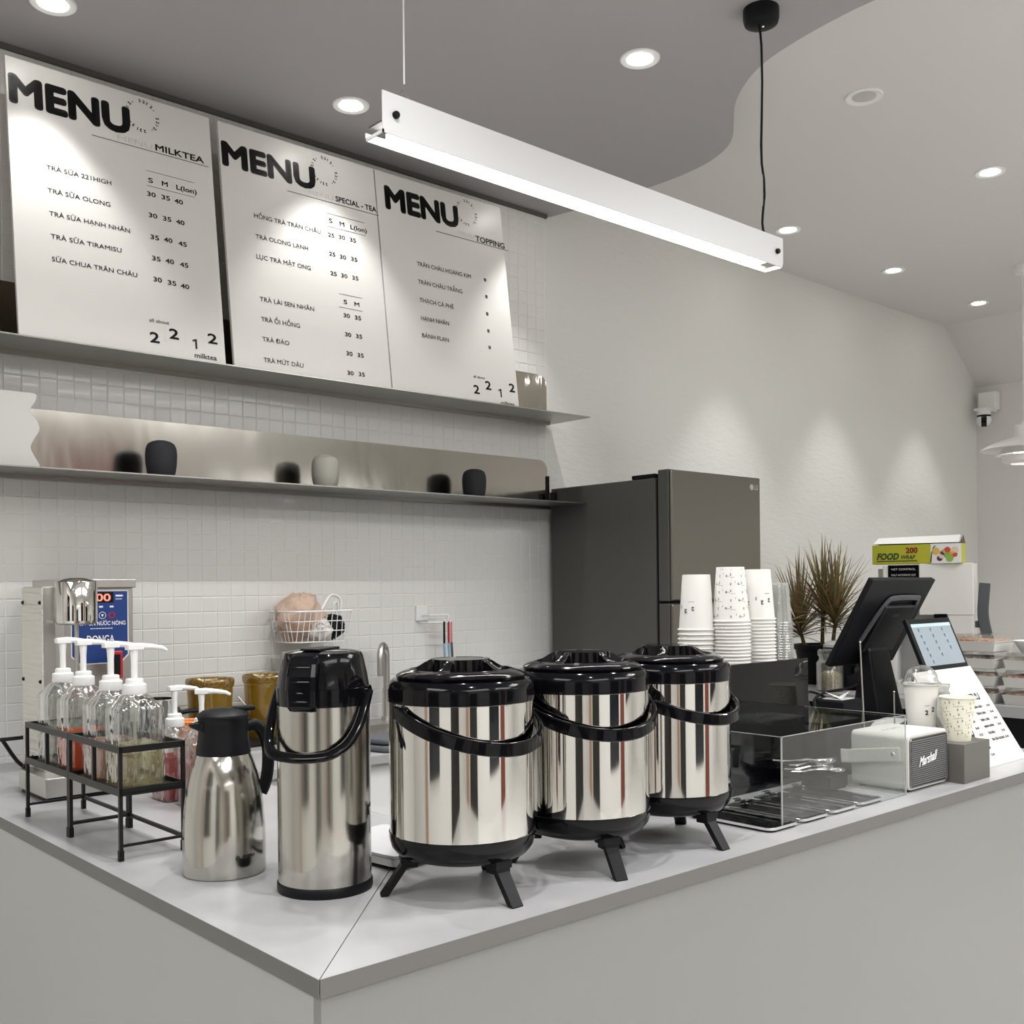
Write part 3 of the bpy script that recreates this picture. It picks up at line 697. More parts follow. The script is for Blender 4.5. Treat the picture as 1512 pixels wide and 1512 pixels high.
# ================================================================== barrel dispensers
def make_dispenser(loc, rz, label):
    t = thing('beverage_dispenser', loc, label, 'drink dispenser', rz, 'insulated barrel dispensers on the front counter')
    z = lambda a: a - CZ
    R = .1195
    body = mk('steel_body', MB().lathe([(R, z(1.050)), (R, z(1.268))], 96, cap=False), M_steel, t)
    mk('base_ring', MB().lathe([(.0001, z(1.010)), (.085, z(1.010)), (.108, z(1.018)), (.1175, z(1.030)), (.1212, z(1.044)), (.1212, z(1.0525)), (.1190, z(1.0535))], 72), M_blackg, t)
    mk('collar', MB().lathe([(.1190, z(1.2655)), (.1212, z(1.267)), (.1215, z(1.286)), (.1195, z(1.296)), (.1140, z(1.302)), (.104, z(1.303)), (.100, z(1.300)), (.0001, z(1.299))], 72), M_blackg, t)
    # lid with two finger recesses either side of a bar
    n, rings = 180, 44
    vs = []; fs = []
    Rl = .1065
    sst = lambda e0, e1, x: (lambda q: q * q * (3 - 2 * q))(max(0.0, min(1.0, (x - e0) / (e1 - e0))))
    for j in range(rings + 1):
        r = Rl * (j / rings)
        for i in range(n):
            a = 2 * pi * i / n
            h = z(1.3095) + .0075 * (1 - (max(0, (r - .083) / .0235)) ** 2.2) if r > .083 else z(1.3170) + .0165 * (1 - sst(.044, .083, r))
            da = (math.degrees(a) - 247) % 72
            da = min(da, 72 - da)
            hw = 29.5 - (r - .05) * 40
            k = sst(.0485, .0505, r) * (1 - sst(.0815, .0840, r)) * (1 - sst(hw - 2.0, hw, da))
            ridge = sst(.044, .0485, r) * (1 - sst(.084, .090, r)) * (1 - sst(hw, hw + 3.5, da)) * (1 - k)
            vs.append((r * cos(a), r * sin(a), h * (1 - k) + z(1.3055) * k + .0012 * ridge))
    for j in range(rings):
        for i in range(n):
            i2 = (i + 1) % n
            fs.append((j * n + i, j * n + i2, (j + 1) * n + i2, (j + 1) * n + i))
    m = MB().add(vs, fs, True)
    m.lathe([(Rl, z(1.3095)), (Rl + .0012, z(1.3075)), (Rl - .0005, z(1.3035)), (Rl - .01, z(1.3025))], n, cap=False)
    lid = mk('lid', m, M_blackg, t)
    # legs
    for a in (150, 270, 30):
        ar = radians(a)
        Mr = Matrix.Rotation(ar, 4, 'Z')
        m = MB()
        m.box(.070, -.017, z(1.004), .104, .017, z(1.022), Mr).box(.076, -.014, z(.996), .103, .014, z(1.006), Mr)
        vs = []
        for (x0, x1, w, zz) in ((.088, .101, .0125, z(1.002)), (.1235, .1365, .0115, z(.9515)), (.1245, .136, .0105, z(.950))):
            vs += [(x0, -w, zz), (x1, -w, zz), (x1, w, zz), (x0, w, zz)]
        f2 = [(0, 1, 2, 3), (8, 9, 10, 11)]
        for k in (0, 4):
            f2 += [(k + i, k + (i + 1) % 4, k + 4 + (i + 1) % 4, k + 4 + i) for i in range(4)]
        m.add(vs, f2, False, Mr)
        mk('leg', m, M_blackm, t, .0012)
    # bail handle
    pts = []
    for i in range(37):
        a = pi + pi * i / 36
        s = -sin(a)
        pts.append((.1270 * cos(a), -.137 * s, z(1.252) - .054 * s ** .9 if s > 0 else z(1.252)))
    pts = [(-.1270, .010, z(1.254))] + pts + [(.1270, .010, z(1.254))]
    hd = mk('handle', MB().strap(pts, .022, .0085, side=(0, 0.0, 1)), M_blackg, t, .0012)
    for s_ in (-1, 1):
        mk('pivot', MB().cyl(.011, 0, .013, 20, Matrix.Translation((s_ * .117, 0, z(1.252))) @ Matrix.Rotation(s_ * pi / 2, 4, 'Y')), M_blackg, t)
    # tap at the staff side
    m = MB()
    m.cyl(.016, 0, .020, 20, Matrix.Translation((0, .116, z(1.060))) @ Matrix.Rotation(-pi / 2, 4, 'X'))
    m.tube([(0, .130, z(1.060)), (0, .152, z(1.060)), (0, .162, z(1.052)), (0, .163, z(1.030)), (0, .163, z(1.018))], [.009, .010, .010, .009, .008], 12)
    m.box(-.006, .155, z(1.064), .006, .195, z(1.070))
    mk('tap', m, M_blackm, t)
    return t
d1 = make_dispenser((1.099, 1.358, CZ), 0, 'steel barrel drink dispenser with black lid, leftmost and nearest the counter corner')
dup(d1, (1.367, 1.340, CZ), radians(-17), 'steel barrel drink dispenser with black lid, middle one of the three')
dup(d1, (1.624, 1.351, CZ), 0, 'steel barrel drink dispenser with black lid, rightmost, beside the clear display cover')

# ================================================================== pump airpot
t = thing('airpot', (.943, 1.533, CZ), 'tall brushed steel airpot with black pump top and swing handle', 'vacuum flask', radians(212))
# local +x = spout side
R = .0774
mk('steel_body', MB().lathe([(R, .016), (R, .30), (.0765, .313)], 96, cap=False), M_brush, t)
mk('base_ring', MB().lathe([(.0001, 0), (.0785, 0), (.0795, .003), (.0795, .014), (R, .017)], 64), M_blackm, t)
mk('pump_head', MB().lathe([(.0772, .309), (.0778, .318), (.0778, .338), (.0770, .3385), (.0768, .3400), (.0735, .360), (.0690, .380), (.0665, .390), (.0635, .3955), (.052, .3985), (.030, .4005), (.0001, .401)], 64), M_blackg, t)
# spout nose: lofted panel
ns = [(.300, .070, .019), (.304, .080, .024), (.312, .086, .026), (.338, .0875, .027), (.360, .0840, .027), (.380, .078, .026), (.392, .072, .024), (.397, .060, .020), (.3985, .035, .016)]
m = MB(); vs = []; fs = []
for z_, x_, w_ in ns:
    vs += [(x_ - .030, -w_, z_), (x_ - .004, -w_, z_), (x_, -w_ * .72, z_), (x_, w_ * .72, z_), (x_ - .004, w_, z_), (x_ - .030, w_, z_)]
for k in range(len(ns) - 1):
    for i in range(6):
        fs.append((k * 6 + i, k * 6 + (i + 1) % 6, k * 6 + 6 + (i + 1) % 6, k * 6 + 6 + i))
fs.append((5, 4, 3, 2, 1, 0)); fs.append(tuple((len(ns) - 1) * 6 + i for i in range(6)))
nose = mk('spout_cover', MB().add(vs, fs, False), M_blackg, t, .002)
for zz in (.375, .352, .334, .320):
    mk('rib', MB().tube([(.0845 if zz < .36 else .0805, -.017, zz), (.0865 if zz < .36 else .0815, 0, zz), (.0845 if zz < .36 else .0805, .017, zz)], .0017, 8), M_blackg, nose)
mk('push_lever', MB().box(-.030, -.017, .400, .050, .017, .4035), M_blackm, t, .0015)
mk('lever_hinge', MB().tube([(-.078, -.018, .372), (-.088, -.012, .366), (-.092, 0, .360), (-.088, .012, .366), (-.078, .018, .372)], .003, 8), M_chrome, t)
hp = [(.0, .0815, .332), (.018, .0820, .305), (.038, .0790, .275), (.059, .0710, .252), (.0790, .056, .238), (.0865, .036, .232), (.0890, .0, .2295)]
pts = [(x, y, z_) for x, y, z_ in hp] + [(x, -y, z_) for x, y, z_ in hp[-2::-1]]
mk('handle', MB().tube(resample(pts), .0062, 12, sx=1.5), M_blackg, t)
for s_ in (-1, 1):
    mk('pivot', MB().cyl(.010, 0, .009, 16, Matrix.Translation((0, s_ * .0755, .332)) @ Matrix.Rotation(-s_ * pi / 2, 4, 'X')), M_blackg, t)

# ================================================================== pitcher
t = thing('thermal_jug', (.866, 1.745, CZ), 'squat brushed steel thermal jug with matt black spout, lid and handle', 'vacuum jug', radians(165))
# local +x = spout
pr = [(.0001, 0), (.0695, 0), (.0718, .002), (.0719, .06), (.0708, .09), (.0685, .12), (.0645, .150), (.0585, .177), (.0520, .198), (.0470, .211)]
mk('steel_body', MB().lathe(pr, 96), M_brush, t)
mk('neck', MB().lathe([(.0472, .209), (.0478, .214), (.0445, .235), (.0425, .255), (.0425, .268), (.0445, .275)], 48), M_blackm, t)
mk('spout', MB().add([(.038, -.020, .250), (.038, .020, .250), (.038, -.022, .268), (.038, .022, .268), (.0605, -.004, .2655), (.0605, .004, .2655), (.058, 0, .2600)],
    [(0, 1, 6), (0, 6, 4, 2), (1, 3, 5, 6), (4, 6, 5), (2, 4, 5, 3), (0, 2, 3, 1)]), M_blackm, t, .0015)
mk('lid', MB().lathe([(.0440, .274), (.0462, .2765), (.0455, .2800), (.036, .2870), (.020, .2905), (.0001, .2915)], 48), M_blackm, t)
mk('thumb_lever', MB().box(-.056, -.011, .284, -.016, .011, .293), M_blackm, t, .003)
hp = resample([(-.038, 0, .255), (-.058, 0, .257), (-.071, 0, .244), (-.0785, 0, .222), (-.080, 0, .195), (-.0775, 0, .165), (-.072, 0, .145), (-.0665, 0, .134)])
mk('handle', MB().tube(hp, .0075, 12, sx=1.5, up=(0, 1, 0)), M_blackm, t)
m = MB()
Rf = lambda u, v: (.0722 * cos(u / .0722), .0722 * sin(u / .0722), v)
cam_ang = atan2(-1.745, -.866) - radians(165)
u0 = .0722 * (cam_ang + radians(24))
text(m, 'KLIPPO', lambda u, v: Rf(u0 + u, .036 + v), 0, 0, .0055, .026, .03, .2)
text(m, 'ö', lambda u, v: Rf(u0 - .012 + u, .034 + v), 0, 0, .008, .009, .03)
mk('logo', m, M_ink, t, auto=False)

# ================================================================== syrup racks and bottles
def make_rack(loc, label):
    t = thing('syrup_rack', loc, label, 'rack', group='black wire racks holding the syrup bottles')
    W_, D_ = .122, .262       # x, y
    b = .0034
    H = .212; S = .124
    for (x, y) in ((0, 0), (W_, 0), (0, D_), (W_, D_)):
        l = mk('leg', MB().box(x - b, y - b, 0.012, x + b, y + b, H), M_blackmetal, t)
        mk('foot', MB().box(x - .0045, y - .0045, 0, x + .0045, y + .0045, .020), M_blackm, l)
    mk('top_rail', MB().box(-b, -b, H - .012, b, D_ + b, H).box(W_ - b, -b, H - .012, W_ + b, D_ + b, H).box(0, -b, H - .012, W_, b, H).box(0, D_ - b, H - .012, W_, D_ + b, H), M_blackmetal, t)
    mk('shelf', MB().box(-b, -b, S, W_ + b, D_ + b, S + .002).box(-b, -b, S - .004, -b + .003, D_ + b, S + .010).box(W_ + b - .003, -b, S - .004, W_ + b, D_ + b, S + .010)
       .box(-b, -b, S - .004, W_ + b, -b + .003, S + .010).box(-b, D_ + b - .003, S - .004, W_ + b, D_ + b, S + .010), M_blackmetal, t)
    mk('upright', MB().box(-.0035, D_ * .5 - .0035, S, .0035, D_ * .5 + .0035, H), M_blackmetal, t)
    for y in (0, D_):
        mk('foot_bar', MB().box(0, y - .002, .025, W_, y + .002, .030), M_blackmetal, t)
    mk('rear_rail', MB().box(W_ - .003, 0, .024, W_ + .003, D_, .031), M_blackmetal, t)
    return t
rk = make_rack((.757, 1.942, CZ), 'black wire rack nearest the steel jug, holding the pale yellow and pink syrup bottles')
dup(rk, (.757, 2.213, CZ), 0, 'black wire rack nearer the tiled wall, holding the orange and clear syrup bottles')

def make_bottle(loc, liquid, level, label, h=0.150, rz=0.0, nozzle=0.0):
    t = thing('pump_bottle', loc, label, 'syrup bottle', rz, 'square pump bottles of syrup')
    s = .0445
    def sec(hw, z_, c):
        return [(hw, -hw + c, z_), (hw, hw - c, z_), (hw - c, hw, z_), (-hw + c, hw, z_), (-hw, hw - c, z_), (-hw, -hw + c, z_), (-hw + c, -hw, z_), (hw - c, -hw, z_)]
    def loft(levels):
        m = MB(); vs = []; fs = []
        for q in levels: vs += sec(*q)
        for k in range(len(levels) - 1):
            for i in range(8): fs.append((k * 8 + i, k * 8 + (i + 1) % 8, k * 8 + 8 + (i + 1) % 8, k * 8 + 8 + i))
        fs.append(tuple(range(7, -1, -1)))
        return m.add(vs, fs, False)
    hb = h - .004
    mk('bottle_body', loft([(s - .004, 0, .008), (s, .004, .009), (s, hb * .42, .009), (s - .0012, hb * .45, .009), (s, hb * .48, .009), (s, hb, .010), (s - .004, hb + .006, .010), (.026, h + .020, .010), (.0195, h + .026, .0085), (.0185, h + .030, .008)]), M_bottle, t, .0012)
    if liquid:
        lv = loft([(s - .0055, .004, .008), (s - .0025, .007, .008), (s - .0025, level, .008)])
        lv.f.append(tuple(len(lv.v) - 8 + i for i in range(8))); lv.sm.append(False)
        mk('syrup', lv, liquid, t)
    c = h + .024
    cap = mk('cap', MB().lathe([(.0215, c), (.0228, c + .002), (.0222, c + .019), (.019, c + .021), (.0165, c + .022), (.0165, c + .029), (.0145, c + .031), (.0001, c + .032)], 32), M_white, t)
    mk('pump_stem', MB().lathe([(.0062, c + .03), (.0062, c + .062), (.008, c + .088), (.0001, c + .089)], 16), M_white, t)
    pts = [(-.014, 0, c + .092), (.010, 0, c + .093), (.035, 0, c + .091), (.055, 0, c + .088), (.066, 0, c + .082)]
    Mn = Matrix.Rotation(nozzle, 4, 'Z')
    mk('nozzle', MB().tube(pts, [.0062, .0068, .0055, .0045, .0032], 12, M=Mn).box(-.015, -.010, c + .086, .016, .010, c + .097, Mn), M_white, t, .0015)
    mk('dip_tube', MB().cyl(.0035, .010, c, 10).cyl(.009, c - .052, c, 14), M_frost, t)
    return t
M_yel = clear_mat('pale_yellow_syrup', (.97, .93, .74), .04, .3, .16, (.92, .84, .52))
M_ora = clear_mat('orange_syrup', (.95, .35, .12), .03, .2, .72, (.90, .20, .04))
M_pnk = clear_mat('pale_pink_syrup', (.95, .82, .76), .04, .3, .45, (.85, .62, .52))
M_clr = clear_mat('clear_syrup', (.93, .94, .90), .05, .3, .12, (.75, .76, .70))
M_rose = clear_mat('rose_syrup', (.88, .48, .45), .05, .3, .55, (.60, .16, .15))
zb = CZ + .127
make_bottle((.814, 2.012, zb), M_yel, .078, 'pump bottle one third full of pale yellow syrup, nearest the steel jug')
make_bottle((.814, 2.132, zb), M_pnk, .076, 'pump bottle of pale pink syrup, second from the steel jug in the racks')
make_bottle((.814, 2.285, zb), M_ora, .080, 'pump bottle of bright orange syrup in the second rack')
make_bottle((.814, 2.410, zb), M_clr, .085, 'pump bottle of clear syrup, farthest left in the racks')
b5 = make_bottle((1.085, 2.440, CZ), M_rose, .105, 'pump bottle of red syrup standing on the counter behind the racks, farther one', nozzle=0)
b6 = make_bottle((1.095, 2.315, CZ), M_rose, .105, 'pump bottle of red syrup standing on the counter just behind the black jug lid', nozzle=-.5)
# orange cup peeping out behind
t = mk('orange_cup', MB().lathe([(.0001, 0), (.026, 0), (.036, .17), (.038, .172), (.036, .174), (.034, .172), (.024, .006), (.0001, .006)], 28), mat('orange_plastic', (.75, .25, .06), .4))
t.location = (1.165, 2.53, CZ); tag(t, 'orange plastic cup half hidden behind the red syrup bottles', 'cup')

# ================================================================== kitchen scale
t = thing('kitchen_scale', (1.150, 1.640, CZ), 'flat pale kitchen scale between the airpot and the first dispenser', 'scale', radians(8))
mk('weighing_plate', MB().prism(rrect(-.085, -.105, .085, .105, .012), .022, .027), mat('scale_white', (.70, .70, .71), .3), t)
mk('body', MB().prism(rrect(-.080, -.10, .080, .10, .012), .006, .021), M_shelf_u, t)
for x in (-.065, .065):
    for y in (-.085, .085):
        mk('foot', MB().cyl(.010, 0, .006, 16, Matrix.Translation((x, y, 0))), M_blackm, t)
mk('trim_line', MB().prism(rrect(-.083, -.103, .083, .103, .012), .0205, .0222), M_blackm, t)
# ================================================================== drink mixer (left, by the wall)
t = thing('drink_mixer', (.835, 2.600, CZ), 'tall stainless drink mixer with a round motor head, left of the syrup bottles', 'mixer')
mk('base', MB().box(0, 0, .010, .17, .20, .058), M_shelf_u, t, .003)
mk('base_plinth', MB().box(.006, .006, 0, .164, .194, .012), M_blackm, t)
col = mk('column', MB().box(.030, .100, .058, .060, .250, .515), M_shelf_u, t, .002)
mk('film_panel', MB().box(.0275, .098, .085, .0298, .252, .512), mat('wrinkled_film', (.66, .64, .58), .4, bump=((5, 5, 70), 1.0, .012)), col)
for (y, z_) in ((.110, .475), (.240, .475), (.110, .28), (.240, .28)):
    mk('screw', MB().sphere(.0048, (.0265, y, z_), 10), M_blackm, col)
mk('motor_head', MB().lathe([(.0001, .420), (.040, .420), (.0475, .4245), (.049, .430), (.049, .430), (.049, .524), (.0475, .527), (.030, .5345), (.0001, .537)], 48, Matrix.Translation((.097, .060, 0))), M_steel, t)
mk('neck_bracket', MB().box(.055, .09, .44, .090, .16, .50), M_steel, t)
mk('spindle', MB().cyl(.0055, .10, .42, 14, Matrix.Translation((.097, .060, 0))).cyl(.014, .095, .102, 16, Matrix.Translation((.097, .060, 0))), M_shelf_u, t)
mk('rest', MB().box(.10, .04, .058, .16, .10, .085), M_steel_d, t, .002)
# power cable of the mixer
t = mk('power_cable', MB().tube(resample([(.925, 2.80, 1.045), (.88, 2.77, 1.05), (.85, 2.80, 1.01), (.86, 2.84, .958), (.92, 2.86, .956)]), .006, 8)
       .tube(resample([(.78, 2.80, 1.085), (.86, 2.88, 1.075), (.95, 2.9, 1.075)]), .005, 8)
       .tube(resample([(.80, 2.80, 1.08), (.87, 2.88, 1.0), (.95, 2.9, .965)]), .005, 8), M_blackm)
tag(t, 'black power cables looping beside the mixer base at the left edge', 'cable')

# ================================================================== water boiler
bx, by = 1.018, 3.0
t = thing('water_boiler', (bx, by, CZ), 'stainless water boiler with a blue control panel and red digits, against the tiles', 'water boiler')
mk('housing', MB().box(.0, 0, .02, .194, .24, .512), M_shelf_u, t, .003)
mk('lid', MB().box(-.006, -.010, .512, .200, .25, .537), M_shelf_u, t, .003)
for x in (.03, .165):
    for y in (.03, .21):
        mk('foot', MB().cyl(.012, 0, .02, 12, Matrix.Translation((x, y, 0))), M_blackm, t)
px0, px1, pz0, pz1 = .020, .176, .300, .502
ch = .022
poly = [(px0, pz0 + ch), (px0 + ch, pz0), (px1 - ch, pz0), (px1, pz0 + ch), (px1, pz1), (px0, pz1)]
MY = lambda y: Matrix(((1, 0, 0, 0), (0, 0, -1, y), (0, 1, 0, 0), (0, 0, 0, 1)))
grow = [(x + (.003 if x > .1 else -.003), z_ + (.003 if z_ > .4 else -.003)) for x, z_ in poly]
pan = mk('control_panel', MB().prism(poly, 0, .003, MY(0)), M_blue, t)
mk('panel_border', MB().prism(grow, 0, .002, MY(0)), M_white, t)
fn = lambda u, v: (u, -.0038, v)
mk('display_window', MB().box(.076, -.0036, .470, .136, -.003, .500), M_blackm, pan)
m = MB(); text(m, '00', fn, .086, .4745, .021, .042, .02); mk('digits', m, M_led, pan, auto=False)
for s, u, v, h, w in (('MÁY ĐUN NƯỚC NÓNG', .026, .406, .0115, .144), ('DONGA', .060, .356, .022, .078)):
    m = MB(); text(m, s, fn, u, v, h, w, .015); mk('label_wording', m, M_white, pan, auto=False)
m = MB()
for i in range(8): m.box(.070 + i * .008, -.0037, .396, .0765 + i * .008, -.0034, .398)
m.box(.142, -.0037, .487, .163, -.0034, .492).box(.142, -.0037, .479, .160, -.0034, .481)
for x in (.095, .125): m.box(x, -.0037, .456, x + .011, -.0034, .461)
for x in (.078, .104): m.lathe([(.0100, 0), (.0088, 0)], 24, Matrix.Translation((x, -.0038, .434)) @ Matrix.Rotation(pi / 2, 4, 'X'), cap=False)
m.add([(.074, -.0038, .431), (.082, -.0038, .431), (.078, -.0038, .439)], [(0, 1, 2)]); m.add([(.100, -.0038, .437), (.108, -.0038, .437), (.104, -.0038, .429)], [(0, 1, 2)])
mk('panel_marks', m, M_white, pan, auto=False, kind='stuff')
m = MB().lathe([(.0095, 0), (.0062, 0)], 24, Matrix.Translation((.131, -.0038, .434)) @ Matrix.Rotation(pi / 2, 4, 'X'), cap=False)
mk('power_symbol', m, M_red, pan, auto=False)
tp = mk('tap', MB().cyl(.011, 0, .05, 16, Matrix.Translation((.120, 0, .245)) @ Matrix.Rotation(pi / 2, 4, 'X')).tube([(.120, -.05, .245), (.120, -.062, .24), (.120, -.065, .20)], .009, 10), M_chrome, t)
mk('tap_lever', MB().box(.103, -.066, .258, .138, -.050, .335), M_red, tp, .004)
mk('collar', MB().box(.112, -.068, .268, .129, -.0645, .325), M_blackm, tp)

# steel frothing jug with black handle, and a grey pot
t = thing('measuring_jug', (1.235, 2.90, CZ), 'steel measuring jug with a black handle behind the pump bottles', 'jug')
mk('body', MB().lathe([(.0001, 0), (.045, 0), (.048, .01), (.050, .19), (.052, .196), (.049, .196), (.046, .012), (.0001, .008)], 40), M_steel, t)
mk('handle', MB().tube(resample([(-.045, -.02, .185), (-.07, -.03, .225), (-.085, -.035, .20), (-.083, -.034, .14), (-.05, -.02, .10)]), .010, 10), M_blackm, t)
t = thing('saucepan', (1.315, 3.06, CZ), 'dull grey metal pot behind the white pump nozzle', 'pot')
mk('body', MB().lathe([(.0001, 0), (.055, 0), (.060, .008), (.060, .145), (.063, .148), (.058, .148), (.056, .012), (.0001, .008)], 40), M_steel_d, t)
mk('handle', MB().tube([(.058, 0, .13), (.09, -.01, .135), (.12, -.02, .135)], .007, 8), M_blackm, t)
t = thing('utensil_cup', (1.265, 3.16, CZ), 'steel holder with black-handled tools, behind the measuring jug', 'utensil holder')
mk('holder', MB().lathe([(.0001, 0), (.035, 0), (.037, .17), (.034, .17), (.033, .006), (.0001, .006)], 32), M_steel_d, t)
for dx, dy, ln in ((-.01, 0, .24), (.012, .008, .235), (.004, -.012, .225)):
    mk('tool_handle', MB().tube([(dx, dy, .02), (dx * 2.2, dy * 2.2, ln)], .007, 8), M_blackm, t)

# amber jugs on a drainer tray
tr = thing('drip_tray', (1.36, 2.98, CZ), 'steel draining tray with black rim under the amber jugs', 'tray')
mk('tray', MB().prism(rrect(0, 0, .50, .29, .02), 0, .012), M_shelf_u, tr)
mk('rim', MB().prism(rrect(-.004, -.004, .504, .294, .022), .012, .020), M_blackm, tr)
def amber(loc, label, rz):
    t = thing('amber_jug', loc, label, 'jug', rz, 'amber jugs on the draining tray')
    mk('body', MB().lathe([(.0001, 0), (.060, 0), (.064, .004), (.068, .12), (.072, .19), (.0745, .197), (.072, .203), (.0695, .197), (.065, .12), (.060, .008), (.0001, .008)], 16), M_amber, t, auto=False)
    mk('rim_band', MB().lathe([(.070, .178), (.0735, .180), (.0755, .197), (.0725, .204), (.070, .200), (.0685, .180)], 40), clear_mat('amber_rim', (.75, .58, .18), .15, .6, .35, (.42, .28, .04)), t)
    mk('juice', MB().lathe([(.0001, .008), (.058, .008), (.063, .13), (.066, .165), (.0001, .165)], 32), clear_mat('amber_tea', (.88, .74, .24), .02, .15, .5, (.66, .50, .07)), t)
    mk('handle', MB().tube(resample([(.070, 0, .175), (.105, 0, .17), (.112, 0, .11), (.090, 0, .05), (.064, 0, .04)]), .008, 8), M_amber, t)
    return t
amber((1.500, 3.11, CZ + .020), 'amber jug nearer the pump bottles, with a straw leaning in it', 1.2)
amber((1.705, 3.13, CZ + .020), 'amber jug directly left of the airpot head', 1.3)
t = mk('straw', MB().tube([(1.550, 3.02, 1.12), (1.585, 3.01, 1.075)], .0025, 8), M_chrome); tag(t, 'thin metal stirring straw leaning across the left amber jug', 'straw')
t = mk('clear_tumbler', MB().lathe([(.0001, 0), (.020, 0), (.024, .045), (.022, .045), (.019, .004), (.0001, .004)], 24), M_glass); t.location = (1.74, 3.20, CZ + .232 - .02 - .0)
t.location = (1.80, 3.24, 1.172); tag(t, 'small clear cup upside down above the right amber jug', 'cup')

# white canister under the basket and the wire basket
t = thing('white_bin', (1.90, 3.15, CZ), 'tall whitish translucent container under the wire basket', 'container')
mk('body', MB().lathe([(.0001, 0), (.085, 0), (.105, .285), (.108, .288), (.103, .288), (.082, .004), (.0001, .004)], 40), M_frost, t)
B0 = (1.790, 3.100, 1.272)
t = thing('wire_basket', B0, 'white wire basket of plastic bags above the amber jugs', 'basket')
Lx, Ly, Hh = .250, .180, .105
def wire_rect(z_, inset, r=.0028):
    p = [(x, y, z_) for x, y in rrect(inset, inset, Lx - inset, Ly - inset, .03, 3)]
    return MB().tube(p, r, 6, True)
m = MB()
for z_, ins in ((Hh, 0), (Hh * .68, .006), (Hh * .36, .012), (.0, .02)):
    w = wire_rect(z_, ins, .0032 if z_ == Hh else .0017); m.add(w.v, w.f, True)
for i in range(10):
    x = .03 + (Lx - .06) * i / 9
    xi = .025 + (Lx - .05) * i / 9
    m.tube([(x, 0.0, Hh), (xi, .02, 0), (xi, Ly - .02, 0), (x, Ly, Hh)], .0015, 5)
for i in range(6):
    y = .03 + (Ly - .06) * i / 5
    m.tube([(0, y, Hh), (.02, y, 0), (Lx - .02, y, 0), (Lx, y, Hh)], .0015, 5)
mk('wire_mesh', m, M_white, t)
mk('rear_hook', MB().tube([(Lx * .3, Ly, Hh), (Lx * .3, Ly + .015, Hh + .01)], .003, 6).tube([(Lx * .7, Ly, Hh), (Lx * .7, Ly + .015, Hh + .01)], .003, 6), M_white, t)
def blob(c, sc, seed, m, name, amp=.18, n=26):
    rnd = random.Random(seed)
    ph = [(rnd.uniform(2, 7), rnd.uniform(0, 6), rnd.uniform(2, 6), rnd.uniform(0, 6)) for _ in range(6)]
    vs = []; fs = []
    k = n // 2
    for j in range(k + 1):
        b = -pi / 2 + pi * j / k
        for i in range(n):
            a = 2 * pi * i / n
            r = 1 + amp / 2 * sum(sin(p[0] * a + p[1]) * sin(p[2] * b + p[3]) for p in ph)
            if j in (0, k): r = 1
            vs.append((c[0] + sc[0] * r * cos(b) * cos(a), c[1] + sc[1] * r * cos(b) * sin(a), c[2] + sc[2] * r * sin(b)))
    for j in range(k):
        for i in range(n):
            fs.append((j * n + i, j * n + (i + 1) % n, (j + 1) * n + (i + 1) % n, (j + 1) * n + i))
    return mk(name, MB().add(vs, fs, True), m, auto=False)
M_kraft = mat('crumpled_brown_bag', (.56, .41, .32), .55, bump=((30, 30, 30), .8, .01))
o = blob((B0[0] + .085, B0[1] + .10, B0[2] + .095), (.088, .062, .068), 3, M_kraft, 'brown_bag'); tag(o, 'crumpled brownish plastic bag bulging out of the wire basket', 'bag')
o = blob((B0[0] + .060, B0[1] + .09, B0[2] + .045), (.055, .06, .042), 5, M_bag, 'plastic_bag'); tag(o, 'see-through plastic bag in the left end of the wire basket', 'bag')
o = blob((B0[0] + .140, B0[1] + .060, B0[2] + .036), (.048, .045, .034), 9, mat('white_crumpled', (.66, .63, .60), .5, bump=((40, 40, 40), .7, .01)), 'white_bag'); tag(o, 'crumpled white bag in the middle of the wire basket', 'bag')
o = blob((B0[0] + .200, B0[1] + .07, B0[2] + .050), (.034, .05, .042), 12, M_blackm, 'black_cloth'); tag(o, 'black cloth bundle at the right end of the wire basket', 'cloth')
o = mk('white_cord', MB().tube(resample([(B0[0] + .15, B0[1] + .07, B0[2] + .10), (B0[0] + .185, B0[1] + .08, B0[2] + .145), (B0[0] + .215, B0[1] + .09, B0[2] + .160), (B0[0] + .245, B0[1] + .09, B0[2] + .145), (B0[0] + .246, B0[1] + .09, B0[2] + .105)]), .0050, 8)
       .tube(resample([(B0[0] + .205, B0[1] + .08, B0[2] + .09), (B0[0] + .206, B0[1] + .07, B0[2] + .128), (B0[0] + .222, B0[1] + .075, B0[2] + .132), (B0[0] + .230, B0[1] + .08, B0[2] + .105)]), .0035, 8), M_white)
tag(o, 'looped white cord sticking out of the right end of the basket', 'cord')

